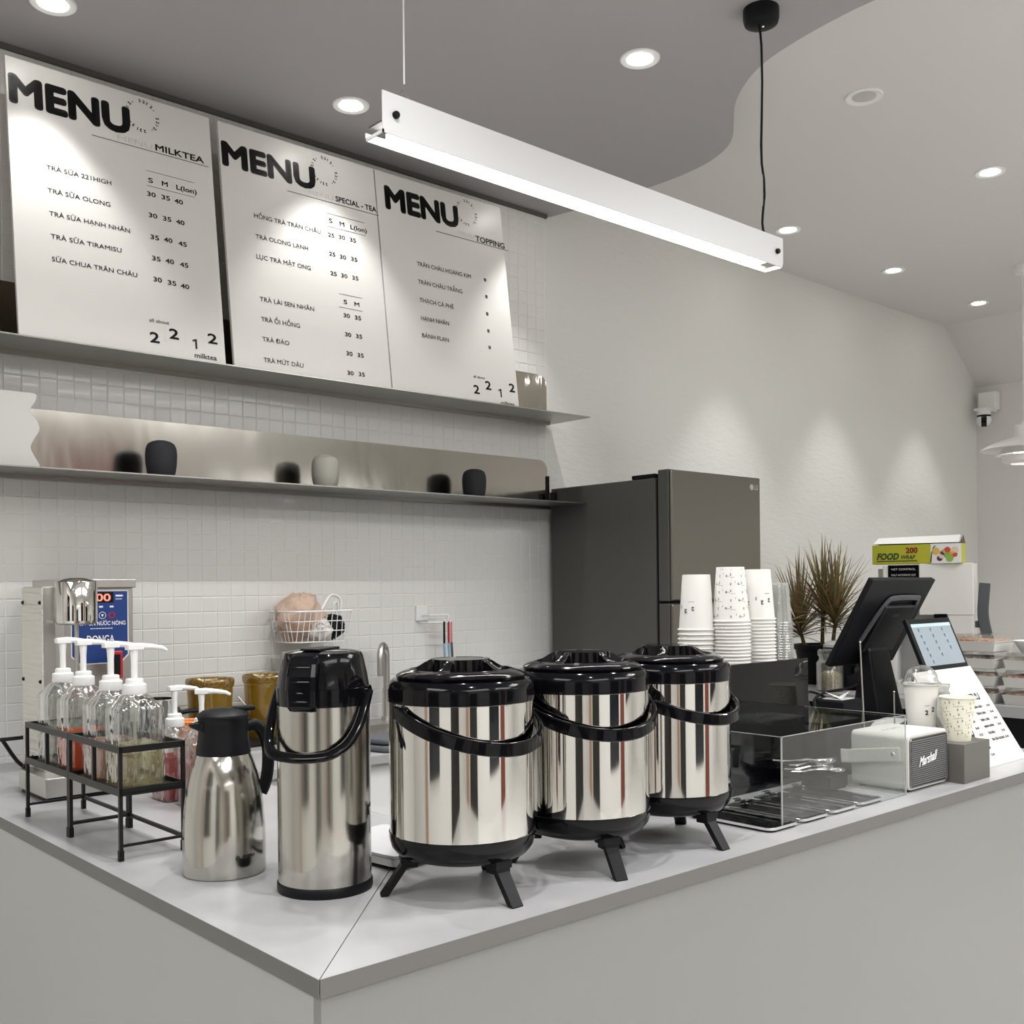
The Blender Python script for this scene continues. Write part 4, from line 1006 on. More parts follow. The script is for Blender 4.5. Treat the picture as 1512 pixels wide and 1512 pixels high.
# faucet, sink, cloth
t = thing('tap_faucet', (2.262, 3.235, .962), 'slim brushed steel gooseneck tap in front of the tiles', 'tap')
dv = Vector((-.80, -.60, 0))
arc = [(0, 0, 0), (0, 0, .16), (0, 0, .235)] + [tuple(dv * (.036 - .036 * cos(a)) + Vector((0, 0, .235 + .036 * sin(a) * 1.3))) for a in [pi * i / 10 for i in range(1, 11)]] + [tuple(dv * .072 + Vector((0, 0, .17)))]
mk('spout', MB().tube(arc, [.012] * 2 + [.012] + [.012] * 11, 14), M_shelf_u, t)
mk('base', MB().cyl(.020, 0, .015, 24).cyl(.014, .0, .12, 20), M_shelf_u, t)
t = thing('sink', (1.98, 2.70, .95), 'stainless sink ledge behind the airpot', 'sink')
mk('back_ledge', MB().box(0, .46, 0, .62, .595, .012), M_shelf_u, t, .002)
mk('basin_rim', MB().box(0, 0, 0, .62, .012, .006).box(0, 0, 0, .012, .46, .006).box(.608, 0, 0, .62, .46, .006), M_shelf_u, t)
mk('raised_back', MB().box(0, .440, .0, .62, .46, .012), M_steel_d, t)
mk('basin_floor', MB().box(.012, .012, .0002, .608, .44, .002), M_steel_d, t)
M_cloth = mat('dark_grey_cloth', (.085, .09, .10), .9)
for i, (z_, dx) in enumerate(((.958, 0), (.978, .01))):
    o = mk('folded_cloth', MB().prism(rrect(-.11, -.06, .11, .06, .02), 0, .017, Matrix.Translation((1.935 + dx, 2.72 + .02 * i, z_ - .006)) @ Matrix.Rotation(.25, 4, 'Z')), M_cloth, bevel=.006)
    tag(o, 'folded dark grey cloth on the worktop, ' + ('lower one of the two' if i == 0 else 'upper one of the two'), 'cloth', 'folded cloths')
# wall hook with hanging brushes
t = thing('wall_hook', (2.445, WALL_Y, 1.325), 'square white adhesive wall hook holding slim brushes', 'hook')
mk('plate', MB().box(0, -.008, 0, .055, 0, .058), M_white, t, .002)
mk('rail', MB().tube([(.03, -.008, .02), (.03, -.055, .022), (.115, -.06, .022)], .004, 8).tube([(.02, -.008, -.006), (.02, -.06, -.006), (.13, -.065, -.006)], .004, 8).tube([(.115, -.06, .022), (.115, -.06, -.008)], .004, 8), M_white, t)
for x, c1, c2, ln, lab in ((2.536, M_blackm, mat('pale_blue', (.25, .42, .55), .5), .17, 'slim brush with a black handle and pale blue end hanging from the wall hook'),
                       (2.558, M_red, MATS['pale_blue'], .17, 'slim brush with a red handle and pale blue end hanging from the wall hook'),
                       (2.572, mat('pale_red', (.65, .25, .27), .5), M_steel_d, .165, 'thin pink-handled wire brush at the right of the wall hook')):
    t = thing('hanging_brush', (x, WALL_Y - .066, 1.322), lab, 'brush', group='slim brushes on the wall hook')
    mk('handle', MB().tube([(0, 0, 0), (0, 0, -ln * .5)], .0042, 8), c1, t)
    mk('head', MB().tube([(0, 0, -ln * .5), (.004, 0, -ln)], [.005, .0045], 8), c2, t)
    mk('ring', MB().tube([(.006 * cos(a), 0, .006 + .006 * sin(a)) for a in [2 * pi * i / 10 for i in range(10)]], .0012, 5, True), M_white, t)

# ================================================================== refrigerator
t = thing('refrigerator', (3.166, 2.615, 0), 'dark two-door refrigerator with a steel-look front, right of the tiles', 'refrigerator')
mk('cabinet', MB().box(0, .078, .04, .590, .665, 1.876), M_fridge_s, t, .004)
mk('plinth', MB().box(.02, .09, 0, .57, .64, .04), M_blackm, t)
M_door_edge = mat('door_edge_grey', (.075, .075, .072), .35)
for nm, z0, z1 in (('upper_door', 1.392, 1.905), ('lower_door', .06, 1.383)):
    d = mk(nm, MB().box(0, .012, z0, .592, .065, z1), M_door_edge, t, .004)
    mk('steel_skin', MB().box(.004, 0, z0 + .002, .588, .012, z1 - .002), M_fridge_d, d, .005)
mk('door_seal', MB().box(.01, .065, .06, .58, .078, 1.87), M_blackm, t)
mk('hinge_cover', MB().box(.0, .08, 1.876, .09, .20, 1.893).box(-.012, .63, 1.80, .01, .66, 1.86), M_blackm, t, .003)
m = MB(); fn = lambda u, v: (u, -.0008, v)
text(m, 'LG', fn, .545, 1.852, .020, .026, .03)
m.lathe([(.0001, 0), (.0125, 0)], 24, Matrix.Translation((.526, -.001, 1.862)) @ Matrix.Rotation(pi / 2, 4, 'X'), cap=False)
mk('logo', m, mat('logo_silver', (.45, .44, .40), .4), t, auto=False)
# ================================================================== black cup station
t = thing('cup_station', (1.93, 1.513, CZ), 'glossy black box behind the clear cover, carrying the stacks of cups', 'box')
mk('case', MB().box(0, 0, 0, .439, .262, .310), M_blackg, t, .002)
mk('front_sheet', MB().box(.0, -.003, .0, .439, -.0005, .312), mat('black_gloss_sheet', (.002, .002, .003), .04, spec=.35), t)
ZS = CZ + .310
PAT = [(0, 0, .006, '2'), (.011, .003, .006, '2'), (.021, -.002, .005, '1'), (.031, .004, .006, '2')]
def cup_mesh(r_rim=.045, r_base=.0325, h=.150, n=40, inverted=True, full=True):
    pr = [(r_base - .002, .004), (r_base, 0), (r_base + .0005, .003), (r_rim - .002, h - .004), (r_rim + .0012, h - .003), (r_rim + .0018, h - .0008), (r_rim, h + .0008), (r_rim - .002, h - .001), (r_rim - .0035, h - .006), (r_base - .0015, .006), (.0001, .006)]
    if not full: pr = [(r_rim - .012, h - .05)] + pr[3:8] + [(r_rim - .0135, h - .05)]
    if inverted: pr = [(r, h - z) for r, z in pr]
    m = MB().lathe(pr, n, cap=full)
    if not full:
        pb = [(r_base + .002, .022), (r_base, 0), (r_base - .002, .004), (.0001, .004)]
        m.lathe([(r, h - z) if inverted else (r, z) for r, z in pb], n, cap=False)
    return m
def cup_print(kind, r_rim, r_base, h, inverted, ang):
    m = MB()
    def fn(u, v):
        zz = v
        r = (r_rim - (r_rim - r_base) * (zz / h)) if inverted else (r_base + (r_rim - r_base) * zz / h)
        a = ang + u / (.5 * (r_rim + r_base))
        return ((r + .0007) * cos(a), (r + .0007) * sin(a), zz)
    R0 = .5 * (r_rim + r_base)
    if kind == 'pattern':
        rows = 6
        for k in range(rows):
            v = .018 + k * (h - .035) / (rows - 1)
            cnt = 4
            for q in range(cnt):
                u = -pi * R0 + (q + (.5 if k % 2 else 0)) * 2 * pi * R0 / cnt * .98
                for (du, dv, hh, s) in PAT:
                    if inverted: text(m, s, fn, u + .036 - du, v - dv * .8, hh * .8, None, .03, 0, pi)
                    else: text(m, s, fn, u + du, v + dv * .8, hh * .8, None, .03)
                m.add([fn(u + .002, v + .011), fn(u + .014, v + .011), fn(u + .014, v + .0115), fn(u + .002, v + .0115)], [(0, 1, 2, 3)])
                m.add([fn(u + .02, v - .006), fn(u + .032, v - .006), fn(u + .032, v - .0054), fn(u + .02, v - .0054)], [(0, 1, 2, 3)])
    else:
        v = h * .42
        for q in (0, 1):
            u = q * pi * R0
            for (du, dv, hh, s) in PAT:
                if inverted: text(m, s, fn, u + .07 - du * 1.7, v - dv * 1.8, hh * 1.6, None, .03, 0, pi)
                else: text(m, s, fn, u + du * 1.7, v + dv * 1.8, hh * 1.6, None, .03)
            m.add([fn(u + .055, v + .012), fn(u + .07, v + .012), fn(u + .07, v + .0128), fn(u + .055, v + .0128)], [(0, 1, 2, 3)])
    return m
ORD = ['topmost', 'second', 'third', 'fourth', 'fifth', 'sixth', 'seventh', 'eighth', 'ninth', 'tenth', 'eleventh', 'twelfth', 'thirteenth', 'fourteenth', 'fifteenth']
def cup_stack(x, y, n, kind, first_label, group, mt, pitch=.0105, h=.150, rr=.045, rb=.0325, ang=0.0, z0=ZS):
    base = None
    for k in range(n):
        top = (k == n - 1)
        if k == 0 or top:
            t = thing('paper_cup' if kind != 'clear' else 'clear_cup', (x, y, z0 + k * pitch), '', 'cup', 0)
            mk('cup_body', cup_mesh(rr, rb, h, 36, True, top or kind != 'clear'), mt, t)
            if kind != 'clear' and top: mk('print', cup_print(kind, rr, rb, h, True, ang), M_ink, t, auto=False)
            if k == 0: base = t
        else:
            t = dup(base, (x, y, z0 + k * pitch), random.uniform(0, 6))
        t.location.x += random.uniform(-.0006, .0006); t.location.y += random.uniform(-.0006, .0006)
        t['label'] = first_label[0] if top else ORD[n - 1 - k] + ' cup from the top' + first_label[1]
        if not top: t['group'] = group
camdir = lambda x, y: atan2(-y, -x)
cup_stack(2.080, 1.640, 8, 'logo', ('plain white paper cup upside down on top of the leftmost cup stack', ' of the leftmost plain white stack'), 'cups nested in the leftmost stack', M_cup, .0116, .137, .0455, .034, camdir(2.08, 1.64) - 1.9)
cup_stack(2.137, 1.578, 13, 'pattern', ('dotted white paper cup upside down on top of the tallest cup stack', ' of the tallest stack of dotted cups'), 'cups nested in the dotted stack', M_cup, .0085, .134, .0470, .034, camdir(2.14, 1.58))
cup_stack(2.238, 1.572, 13, 'logo', ('white paper cup with small printed digits upside down on top of the third stack', ' of the third paper stack, beside the clear cups'), 'cups nested in the third stack', M_cup, .0087, .126, .0455, .034, camdir(2.24, 1.57) - .9)
cup_stack(2.325, 1.575, 15, 'clear', ('clear plastic cup upside down on top of the rightmost stack', ' of the clear plastic stack on the right'), 'clear cups nested in the rightmost stack', M_cupclear, .0066, .104, .0420, .032)

# ================================================================== acrylic cover
AX0, AX1, AY0, AY1, AH = 1.842, 2.300, 1.238, 1.470, .190
AX1 = 2.352
t = thing('display_cover', (AX0, AY0, CZ), 'clear acrylic box cover standing over the black topping trays', 'cover')
LX, LYY = AX1 - AX0, .285
th = .003
for nm, b in (('front_sheet', (0, 0, 0, LX, th, AH)), ('left_sheet', (0, th, 0, th, LYY, AH)), ('right_sheet', (LX - th, th, 0, LX, LYY, AH)), ('top_sheet', (0, 0, AH - th, LX, LYY, AH))):
    mk(nm, MB().box(*b), M_acry, t)
e = .0026
m = MB()
for (a, b) in (((0, 0, 0), (0, 0, AH)), ((LX, 0, 0), (LX, 0, AH)), ((0, 0, AH), (LX, 0, AH)), ((0, 0, AH), (0, LYY, AH)), ((LX, 0, AH), (LX, LYY, AH)), ((0, LYY, AH), (LX, LYY, AH)), ((LX, LYY, 0), (LX, LYY, AH)), ((0, LYY, 0), (0, LYY, AH))):
    m.box(min(a[0], b[0]) - e / 2, min(a[1], b[1]) - e / 2, min(a[2], b[2]) - (0 if a[2] == 0 else e / 2), max(a[0], b[0]) + e / 2, max(a[1], b[1]) + e / 2, max(a[2], b[2]) + e / 2 * 0)
mk('polished_edge', m, M_acryedge, t)

# trays
def make_tray(loc, label):
    t = thing('topping_tray', loc, label, 'tray', 0, 'black topping trays under the clear cover')
    w, l = .104, .215
    mk('pan', MB().prism(rrect(.004, .004, w - .004, l - .004, .012), .001, .0045), M_blackg, t)
    m = MB()
    P2 = [(x, y, .007) for x, y in rrect(.002, .002, w - .002, l - .002, .016, 4)]
    m.strap(P2, .006, .0035, closed=True)
    mk('chrome_rim', m, M_chrome, t)
    mk('side_wall', MB().strap([(x, y, .0035) for x, y in rrect(.004, .004, w - .004, l - .004, .014, 4)], .006, .002, closed=True), M_blackg, t)
    mk('lid_clip', MB().box(w * .5 - .012, l - .012, .008, w * .5 + .012, l - .002, .018), M_chrome, t, .001)
    return t
tl = ['leftmost black topping tray, partly hidden by the right dispenser leg', 'second black topping tray from the left', 'third black topping tray from the left', 'rightmost black topping tray, next to the boxy speaker']
t0 = make_tray((1.795, 1.232, CZ), tl[0])
for k in (1, 2, 3): dup(t0, (1.795 + .1185 * k, 1.232 + .002 * k, CZ), 0, tl[k])
# lidded black warmer box behind the trays
t = thing('black_bin', (2.02, 1.468, CZ), 'low black lidded bin just behind the topping trays', 'bin')
M_smoke = mat('smoky_black', (.008, .008, .009), .18, spec=.3)
t.location = (2.385, 1.47, CZ)
mk('case', MB().box(0, 0, 0, .17, .20, .135), M_smoke, t, .004)
mk('lid', MB().box(-.003, -.004, .135, .173, .203, .146), M_smoke, t, .003)
# spoons lying behind on a low black stand
t = thing('spoon_stand', (2.262, 1.385, CZ), 'low black stand under the heap of spoons, left of the boxy speaker', 'stand')
mk('block', MB().box(0, 0, .004, .084, .080, .034), M_blackm, t, .003)
mk('pad', MB().box(.004, .004, 0, .080, .076, .004), M_smoke, t)
for k, (x, y, z_, a) in enumerate(((2.320, 1.405, CZ + .044, 2.75), (2.310, 1.430, CZ + .051, 2.95), (2.325, 1.445, CZ + .060, 3.1), (2.300, 1.420, CZ + .068, 2.6))):
    t = thing('steel_spoon', (x, y, z_), ['steel serving spoon lowest in the heap beside the speaker', 'steel serving spoon second from the bottom of the heap', 'steel serving spoon second from the top of the heap', 'steel serving spoon topmost in the heap beside the speaker'][k], 'spoon', a, 'steel spoons heaped beside the boxy speaker')
    mk('bowl', MB().sphere(.020, (0, 0, 0), 18, (1.35, .95, .45), -pi / 2, .15), M_chrome, t)
    mk('handle', MB().tube(resample([(.024, 0, 0), (.05, 0, .004), (.10, 0, .002), (.14, 0, .006)]), .003, 8, sx=1.6), M_chrome, t)

# ================================================================== boxy speaker
t = thing('boxy_speaker', (2.374, 1.243, CZ), 'retro boxy white speaker with a dark ribbed grille and script lettering', 'speaker')
w, d, h = .196, .150, .138
M_vinyl = mat('off_white_vinyl', (.66, .65, .62), .5, bump=((160, 160, 160), .4, .002))
MYd = Matrix(((1, 0, 0, 0), (0, 0, 1, 0), (0, 1, 0, 0), (0, 0, 0, 1)))
mk('cabinet', MB().prism([(x, z_) for x, z_ in rrect(0, .005, w, h, .014, 5)], 0, d, MYd), M_vinyl, t, .002)
gr = mk('grille', MB().prism(rrect(.007, .013, w - .007, h - .010, .008, 4), -.0018, .0, MYd), mat('grille_dark', (.05, .05, .052), .6), t)
m = MB()
nr = 22
for i in range(nr):
    z_ = .018 + (h - .034) * i / (nr - 1)
    m.box(.010, -.0040, z_ - .0011, w - .010, -.0016, z_ + .0011)
mk('grille_ribs', m, mat('grille_grey', (.16, .16, .165), .6), gr)
mk('grille_frame', MB().strap([(x, -.002, z_) for x, z_ in rrect(.006, .012, w - .006, h - .009, .009, 4)], .004, .002, closed=True, side=(0, 1, 0)), M_steel_d, t)
m = MB(); fn = lambda u, v: (u, -.0048, v)
text(m, 'Marshall', lambda u, v: (u, -.0048, v + (u - .04) * .12), .045, .058, .022, .092, .025, .45)
mk('script_logo', m, M_white, gr, auto=False)
# strap on the left side
sp = resample([(-.003, .120, .072), (-.016, .090, .076), (-.020, .060, .080), (-.010, .035, .086), (-.003, .020, .090)])
mk('carry_strap', MB().strap([(-.004, .018, .092), (-.006, .05, .088), (-.010, .10, .082), (-.020, .145, .076), (-.022, .165, .075)], .034, .004, side=(0, .1, 1)), mat('pale_strap', (.68, .67, .63), .45), t, .0015)
mk('strap_stud', MB().sphere(.0065, (-.009, .034, .090), 14, (.5, 1, 1)), M_chrome, t)
m = MB()
for q in range(5): m.cyl(.005, h, h + .0035, 16, Matrix.Translation((.045 + q * .018, .085, 0)))
mk('top_buttons', m, M_vinyl, t)
for x in (.02, w - .02):
    for y in (.02, d - .02): mk('foot', MB().cyl(.008, 0, .006, 12, Matrix.Translation((x, y, 0))), M_blackm, t)

# ================================================================== grey block and cups on it
t = mk('display_block', MB().box(0, 0, 0, .143, .190, .098), mat('warm_grey_block', (.115, .110, .100), .55), bevel=.001)
t.location = (2.580, 1.203, CZ); tag(t, 'warm grey rectangular block at the counter edge under two cups', 'block')
t = thing('paper_cup', (2.652, 1.252, CZ + .098), 'off-white paper cup printed all over with tiny digits, on the grey block', 'cup')
M_cupw = mat('warm_cup', (.74, .72, .60), .5)
mk('cup_body', cup_mesh(.0440, .0300, .112, 48, False), M_cupw, t)
mk('print', cup_print('pattern', .0440, .0300, .112, False, camdir(2.65, 1.25)), M_ink, t, auto=False)
t = thing('dome_lid_cup', (2.640, 1.345, CZ + .098), 'white cup with clear domed lid and two printed digits, on the grey block', 'cup')
mk('cup_body', cup_mesh(.0455, .0320, .140, 48, False), M_cup, t)
mk('dome_lid', MB().lathe([(.0485, .138), (.0490, .144), (.046, .146), (.0435, .149), (.041, .163), (.034, .176), (.022, .185), (.010, .188), (.0001, .189)], 40), M_glass, t)
m = MB(); a0 = camdir(2.64, 1.345)
fr = lambda u, v: ((.032 + .0135 * v / .14 + .0008) * cos(a0 + u / .04), (.032 + .0135 * v / .14 + .0008) * sin(a0 + u / .04), v)
text(m, '2', fr, .010, .062, .012, .009, .03); text(m, '2', fr, .028, .070, .012, .009, .03)
m.add([fr(.008, .085), fr(.022, .086), fr(.022, .0868), fr(.008, .0858)], [(0, 1, 2, 3)])
mk('print', m, M_ink, t, auto=False)
t = thing('clear_tumbler', (2.700, 1.345, CZ + .098), 'clear cup with a flat clear lid behind the dotted cup', 'cup')
t.location = (2.688, 1.325, CZ + .098)
mk('cup_body', MB().lathe([(.0001, 0), (.022, 0), (.030, .125), (.031, .130), (.0295, .130), (.021, .003), (.0001, .003)], 32), M_cupclear, t)
mk('flat_lid', MB().lathe([(.032, .128), (.033, .136), (.030, .138), (.0001, .138)], 32), M_glass, t)

# ================================================================== slanted white menu card
t = thing('menu_card', (2.745, 1.262, CZ), 'large white printed menu sheet leaning back at the right end of the counter', 'menu card')
ln = atan2(.160, .255); s_, c_ = sin(ln), cos(ln)
Mx = Matrix(((1, 0, 0, 0), (0, c_, s_, 0), (0, -s_, c_, 0), (0, 0, 0, 1)))
cw, chh = .348, .301
mk('sheet', MB().box(0, 0, 0.001, cw, .003, chh, Mx), M_paper, t)
mk('prop', MB().box(.06, .003, .001, cw - .06, .0045, .02, Mx).box(.1, .150, 0, cw - .1, .154, .235), M_paper, t)
m = MB(); fn = lambda u, v: (u, v * s_ - .0007 * c_, v * c_ + .0007 * s_)
for (u, v, ttl) in ((.060, .170, 'MILKTEA'), (.215, .150, 'TOPPING'), (.06, .05, 'TEA')):
    text(m, 'MENU', fn, u, v + .045, .020, .075, .04, 0, -0.0)
for u, v0, n in ((.075, .150, 5), (.075, .05, 3), (.215, .150, 6), (.255, .10, 0)):
    for i in range(n):
        text(m, random.choice(('TRÀ SỮA OLONG', 'TRÀ ĐÀO', 'TRÂN CHÂU', 'HẠNH NHÂN', 'TRÀ SỮA')), fn, u, v0 - i * .020 + .02, .0070, None, 0.0, bold=.05)
        text(m, random.choice(('30 35', '25 30', '35 40')), fn, u + .085, v0 - i * .020 + .02, .0065, None, 0.0, bold=.05)
mk('lettering', m, mat('soft_ink', (.03, .03, .035), .5), t, auto=False)

# ================================================================== point of sale terminal
t = thing('cash_terminal', (2.96, 1.60, CZ), 'black point-of-sale monitor seen from behind, with a column stand', 'monitor')
# monitor: bottom edge y=1.655 z=1.205, top edge y=1.55 z=1.46 (world); faces the staff
sc = MB()
bx0, bx1 = 2.762 - 2.96, 3.135 - 2.96
yb, yt, zb_, zt = 1.690 - 1.60, 1.545 - 1.60, 1.206 - CZ, 1.462 - CZ
nv = Vector((0, zt - zb_, -(yt - yb))); nv.normalize()       # facing staff side
def mquad(u, v, off):   # u along x 0..1, v bottom..top
    return (bx0 + (bx1 - bx0) * u, yb + (yt - yb) * v + nv.y * off, zb_ + (zt - zb_) * v + nv.z * off)
def slab(u0, u1, v0, v1, o0, o1):
    m = MB(); vs = [mquad(u0, v0, o0), mquad(u1, v0, o0), mquad(u1, v1, o0), mquad(u0, v1, o0), mquad(u0, v0, o1), mquad(u1, v0, o1), mquad(u1, v1, o1), mquad(u0, v1, o1)]
    return m.add(vs, [(3, 2, 1, 0), (4, 5, 6, 7), (0, 1, 5, 4), (1, 2, 6, 5), (2, 3, 7, 6), (3, 0, 4, 7)])
mk('screen_housing', slab(0, 1, 0, 1, 0, .018), M_blackm, t, .003)
mk('glass_front', slab(.02, .98, .02, .98, .018, .020), M_blackg, t)
mk('rear_cover', slab(.33, .80, .18, .72, -.016, 0), mat('rear_cover_black', (.010, .0105, .012), .4), t, .004)
P3 = [mquad(.26, .30, -.003), mquad(.30, .60, -.006), mquad(.36, .76, -.006), mquad(.44, .80, -.006), mquad(.78, .80, -.006), mquad(.84, .76, -.006), mquad(.84, .48, -.003)]
mk('carry_loop', MB().strap(resample(P3), .016, .008, side=tuple(Vector(mquad(0, 1, 0)) - Vector(mquad(0, 0, 0)))), mat('grey_loop', (.075, .078, .085), .4), t)
m = MB(); text(m, 'SUNMI', lambda u, v: mquad(.48 + u / .373, .60 + v / .29, -.0168), 0, 0, .010, .040, .02)
mk('maker_mark', m, mat('dim_mark', (.10, .10, .11), .4), t, auto=False)
mk('neck', MB().add([(-.06, .035, .30), (.05, .035, .30), (.05, .06, .33), (-.06, .06, .33), (-.085, -.02, .02), (.075, -.02, .02), (.075, .10, .02), (-.085, .10, .02)],
    [(3, 2, 1, 0), (4, 5, 6, 7), (0, 1, 5, 4), (1, 2, 6, 5), (2, 3, 7, 6), (3, 0, 4, 7)]), M_blackm, t, .006)
mk('base', MB().prism(rrect(-.13, -.07, .12, .13, .02), 0, .022), M_blackm, t, .003)
t = thing('customer_display', (3.04, 1.50, CZ), 'small tilted customer display with a pale blue lit screen of icons', 'display')
x0, x1 = -.120, .150
yb2, yt2, zb2, zt2 = -.032, .032, .240, .396
n2 = Vector((0, -(zt2 - zb2), (yt2 - yb2))); n2.normalize()
def q2(u, v, off): return (x0 + (x1 - x0) * u, yb2 + (yt2 - yb2) * v + n2.y * off, zb2 + (zt2 - zb2) * v + n2.z * off)
def slab2(u0, u1, v0, v1, o0, o1):
    vs = [q2(u0, v0, o0), q2(u1, v0, o0), q2(u1, v1, o0), q2(u0, v1, o0), q2(u0, v0, o1), q2(u1, v0, o1), q2(u1, v1, o1), q2(u0, v1, o1)]
    return MB().add(vs, [(3, 2, 1, 0), (4, 5, 6, 7), (0, 1, 5, 4), (1, 2, 6, 5), (2, 3, 7, 6), (3, 0, 4, 7)])
mk('housing', slab2(0, 1, 0, 1, -.014, 0), M_blackm, t, .003)
scr = mk('screen', slab2(.05, .95, .12, .90, 0, .0006), M_screen, t)
mk('status_bar', slab2(.05, .95, .84, .90, .0006, .0010), mat('screen_bar', (.2, .25, .25), .3, emis=(.25, .33, .33), es=.8), scr)
m = MB()
for r_ in range(6):
    for c3 in range(3):
        if r_ == 5 and c3 > 0 or r_ == 4 and c3 > 1: continue
        u, v = .16 + c3 * .27 + (r_ * .012), .77 - r_ * .118
        for (du, dv, ww, hh) in ((0, 0, .012, .035), (.014, .01, .015, .03), (.004, -.02, .02, .02)):
            m.add([q2(u + du, v + dv, .0012), q2(u + du + ww, v + dv, .0012), q2(u + du + ww, v + dv + hh, .0012), q2(u + du, v + dv + hh, .0012)], [(0, 1, 2, 3)])
mk('icons', m, mat('icon_blue', (.03, .06, .12), .4), scr, auto=False)
mk('arm', MB().box(-.01, .0, .20, .05, .05, .31).box(-.02, .02, 0, .05, .07, .22), M_blackm, t, .004)
# receipt printer with paper, rods, cables
t = thing('receipt_printer', (2.735, 1.46, CZ), 'low dark printer with a white paper curl, behind the speaker', 'printer')
mk('case', MB().box(0, .0, 0, .150, .12, .085), M_smoke, t, .008)
mk('paper', MB().strap(resample([(.01, .06, .088), (.03, .05, .108), (.07, .04, .118), (.11, .035, .112), (.14, .03, .10)]), .07, .001, side=(0, 1, 0)), M_paper, t)
for (a, b, lab) in (((2.520, 1.435, CZ), (2.495, 1.435, 1.300), 'long thin metal rod rising behind the speaker, left one'), ((2.70, 1.45, CZ), (2.695, 1.45, 1.155), 'short thin metal rod behind the speaker, right one')):
    t = thing('antenna_rod', a, lab, 'rod')
    dd = Vector(b) - Vector(a)
    mk('rod', MB().tube([(0, 0, 0), tuple(dd)], [.0028, .0018], 8), M_shelf_u, t)
    mk('tip', MB().sphere(.003, tuple(dd), 10), M_chrome, t)
    mk('foot', MB().cyl(.014, 0, .012, 16), M_blackm, t)
t = mk('device_cable', MB().tube(resample([(2.62, 1.62, 1.0), (2.60, 1.66, 1.12), (2.68, 1.70, 1.14), (2.80, 1.69, 1.10), (2.9, 1.66, 1.06)]), .004, 8)
     .tube(resample([(2.66, 1.60, .96), (2.64, 1.66, 1.10), (2.74, 1.70, 1.13), (2.86, 1.68, 1.14), (2.92, 1.66, 1.16)]), .004, 8), M_blackm)
tag(t, 'black cables looping left of the cash monitor column', 'cable')
t = thing('card_reader', (2.735, 1.60, CZ), 'small black box with a paper slip left of the cash monitor', 'card reader')
mk('case', MB().box(-.05, 0, 0, .06, .10, .17), M_blackm, t, .006)
mk('paper_slip', MB().box(-.04, .01, .17, .03, .07, .172).add([(-.04, .01, .172), (.01, .01, .195), (.03, .06, .172), (-.03, .07, .19)], [(0, 1, 2), (0, 2, 3)]), M_paper, t)

# ================================================================== side counter objects
SX = 4.33
t = thing('rice_cooker', (4.60, 2.70, CZ), 'round black rice cooker with a pale grey lid beside the plant', 'rice cooker')
mk('body', MB().lathe([(.0001, 0), (.115, 0), (.128, .02), (.135, .12), (.130, .185), (.124, .20), (.0001, .20)], 48), M_blackg, t)
mk('lid', MB().lathe([(.125, .200), (.122, .212), (.10, .226), (.05, .233), (.0001, .234)], 48), mat('grey_lid', (.55, .56, .57), .3), t)
mk('front_panel', MB().box(-.137, .01, .135, -.120, .07, .150), M_chrome, t, .003)
t = thing('grain_jar', (4.405, 2.690, CZ), 'clear glass jar half full of pale beige grains', 'jar')
mk('glass', MB().lathe([(.0001, 0), (.056, 0), (.062, .006), (.062, .135), (.050, .150), (.050, .165), (.0535, .167), (.0535, .172), (.047, .172), (.047, .150), (.058, .133), (.058, .008), (.0001, .005)], 40), M_glass, t)
gr_ = mk('grains', MB().lathe([(.0001, .008), (.0560, .008), (.0565, .07), (.050, .082), (.025, .095), (.0001, .096)], 40), mat('oat_grains', (.50, .40, .26), .9, noise=((120, 120, 120), (.72, .62, .45), .4, .6), bump=((150, 150, 150), 1.0, .01)), t)
mk('lid', MB().lathe([(.0545, .166), (.056, .172), (.056, .190), (.050, .196), (.0001, .197)], 40), M_glass, t)
# spiky plant
t = thing('dragon_plant', (4.72, 2.945, CZ), 'spiky dracaena with narrow dark green and reddish leaves in a black pot', 'plant')
mk('pot', MB().lathe([(.0001, 0), (.085, 0), (.115, .17), (.122, .175), (.122, .20), (.110, .20), (.108, .17), (.0001, .165)], 40), M_blackm, t)
mk('soil', MB().lathe([(.0001, .170), (.109, .170)], 24), mat('soil', (.03, .02, .012), .9), t)
M_leafA = mat('leaf_green', (.22, .22, .075), .45, noise=((9, 9, 9), (.26, .13, .075), .45, .6))
M_leafB = mat('leaf_red_green', (.22, .12, .07), .45, noise=((9, 9, 9), (.20, .20, .08), .4, .6))
rnd = random.Random(4)
stems = [(-.005, .045, .31, -.04, .10), (.01, -.045, .36, .01, -.09), (.02, .0, .40, .03, -.01)]
for (sx, sy, sz, ex, ey) in stems:
    mk('stem', MB().tube([(sx, sy, .165), (sx + ex * .3, sy + ey * .3, .20), (sx + ex * .5, sy + ey * .5, sz - .03)], [.011, .010, .009], 10), mat('stem_brown', (.16, .13, .06), .8), t)
nleaf = 0
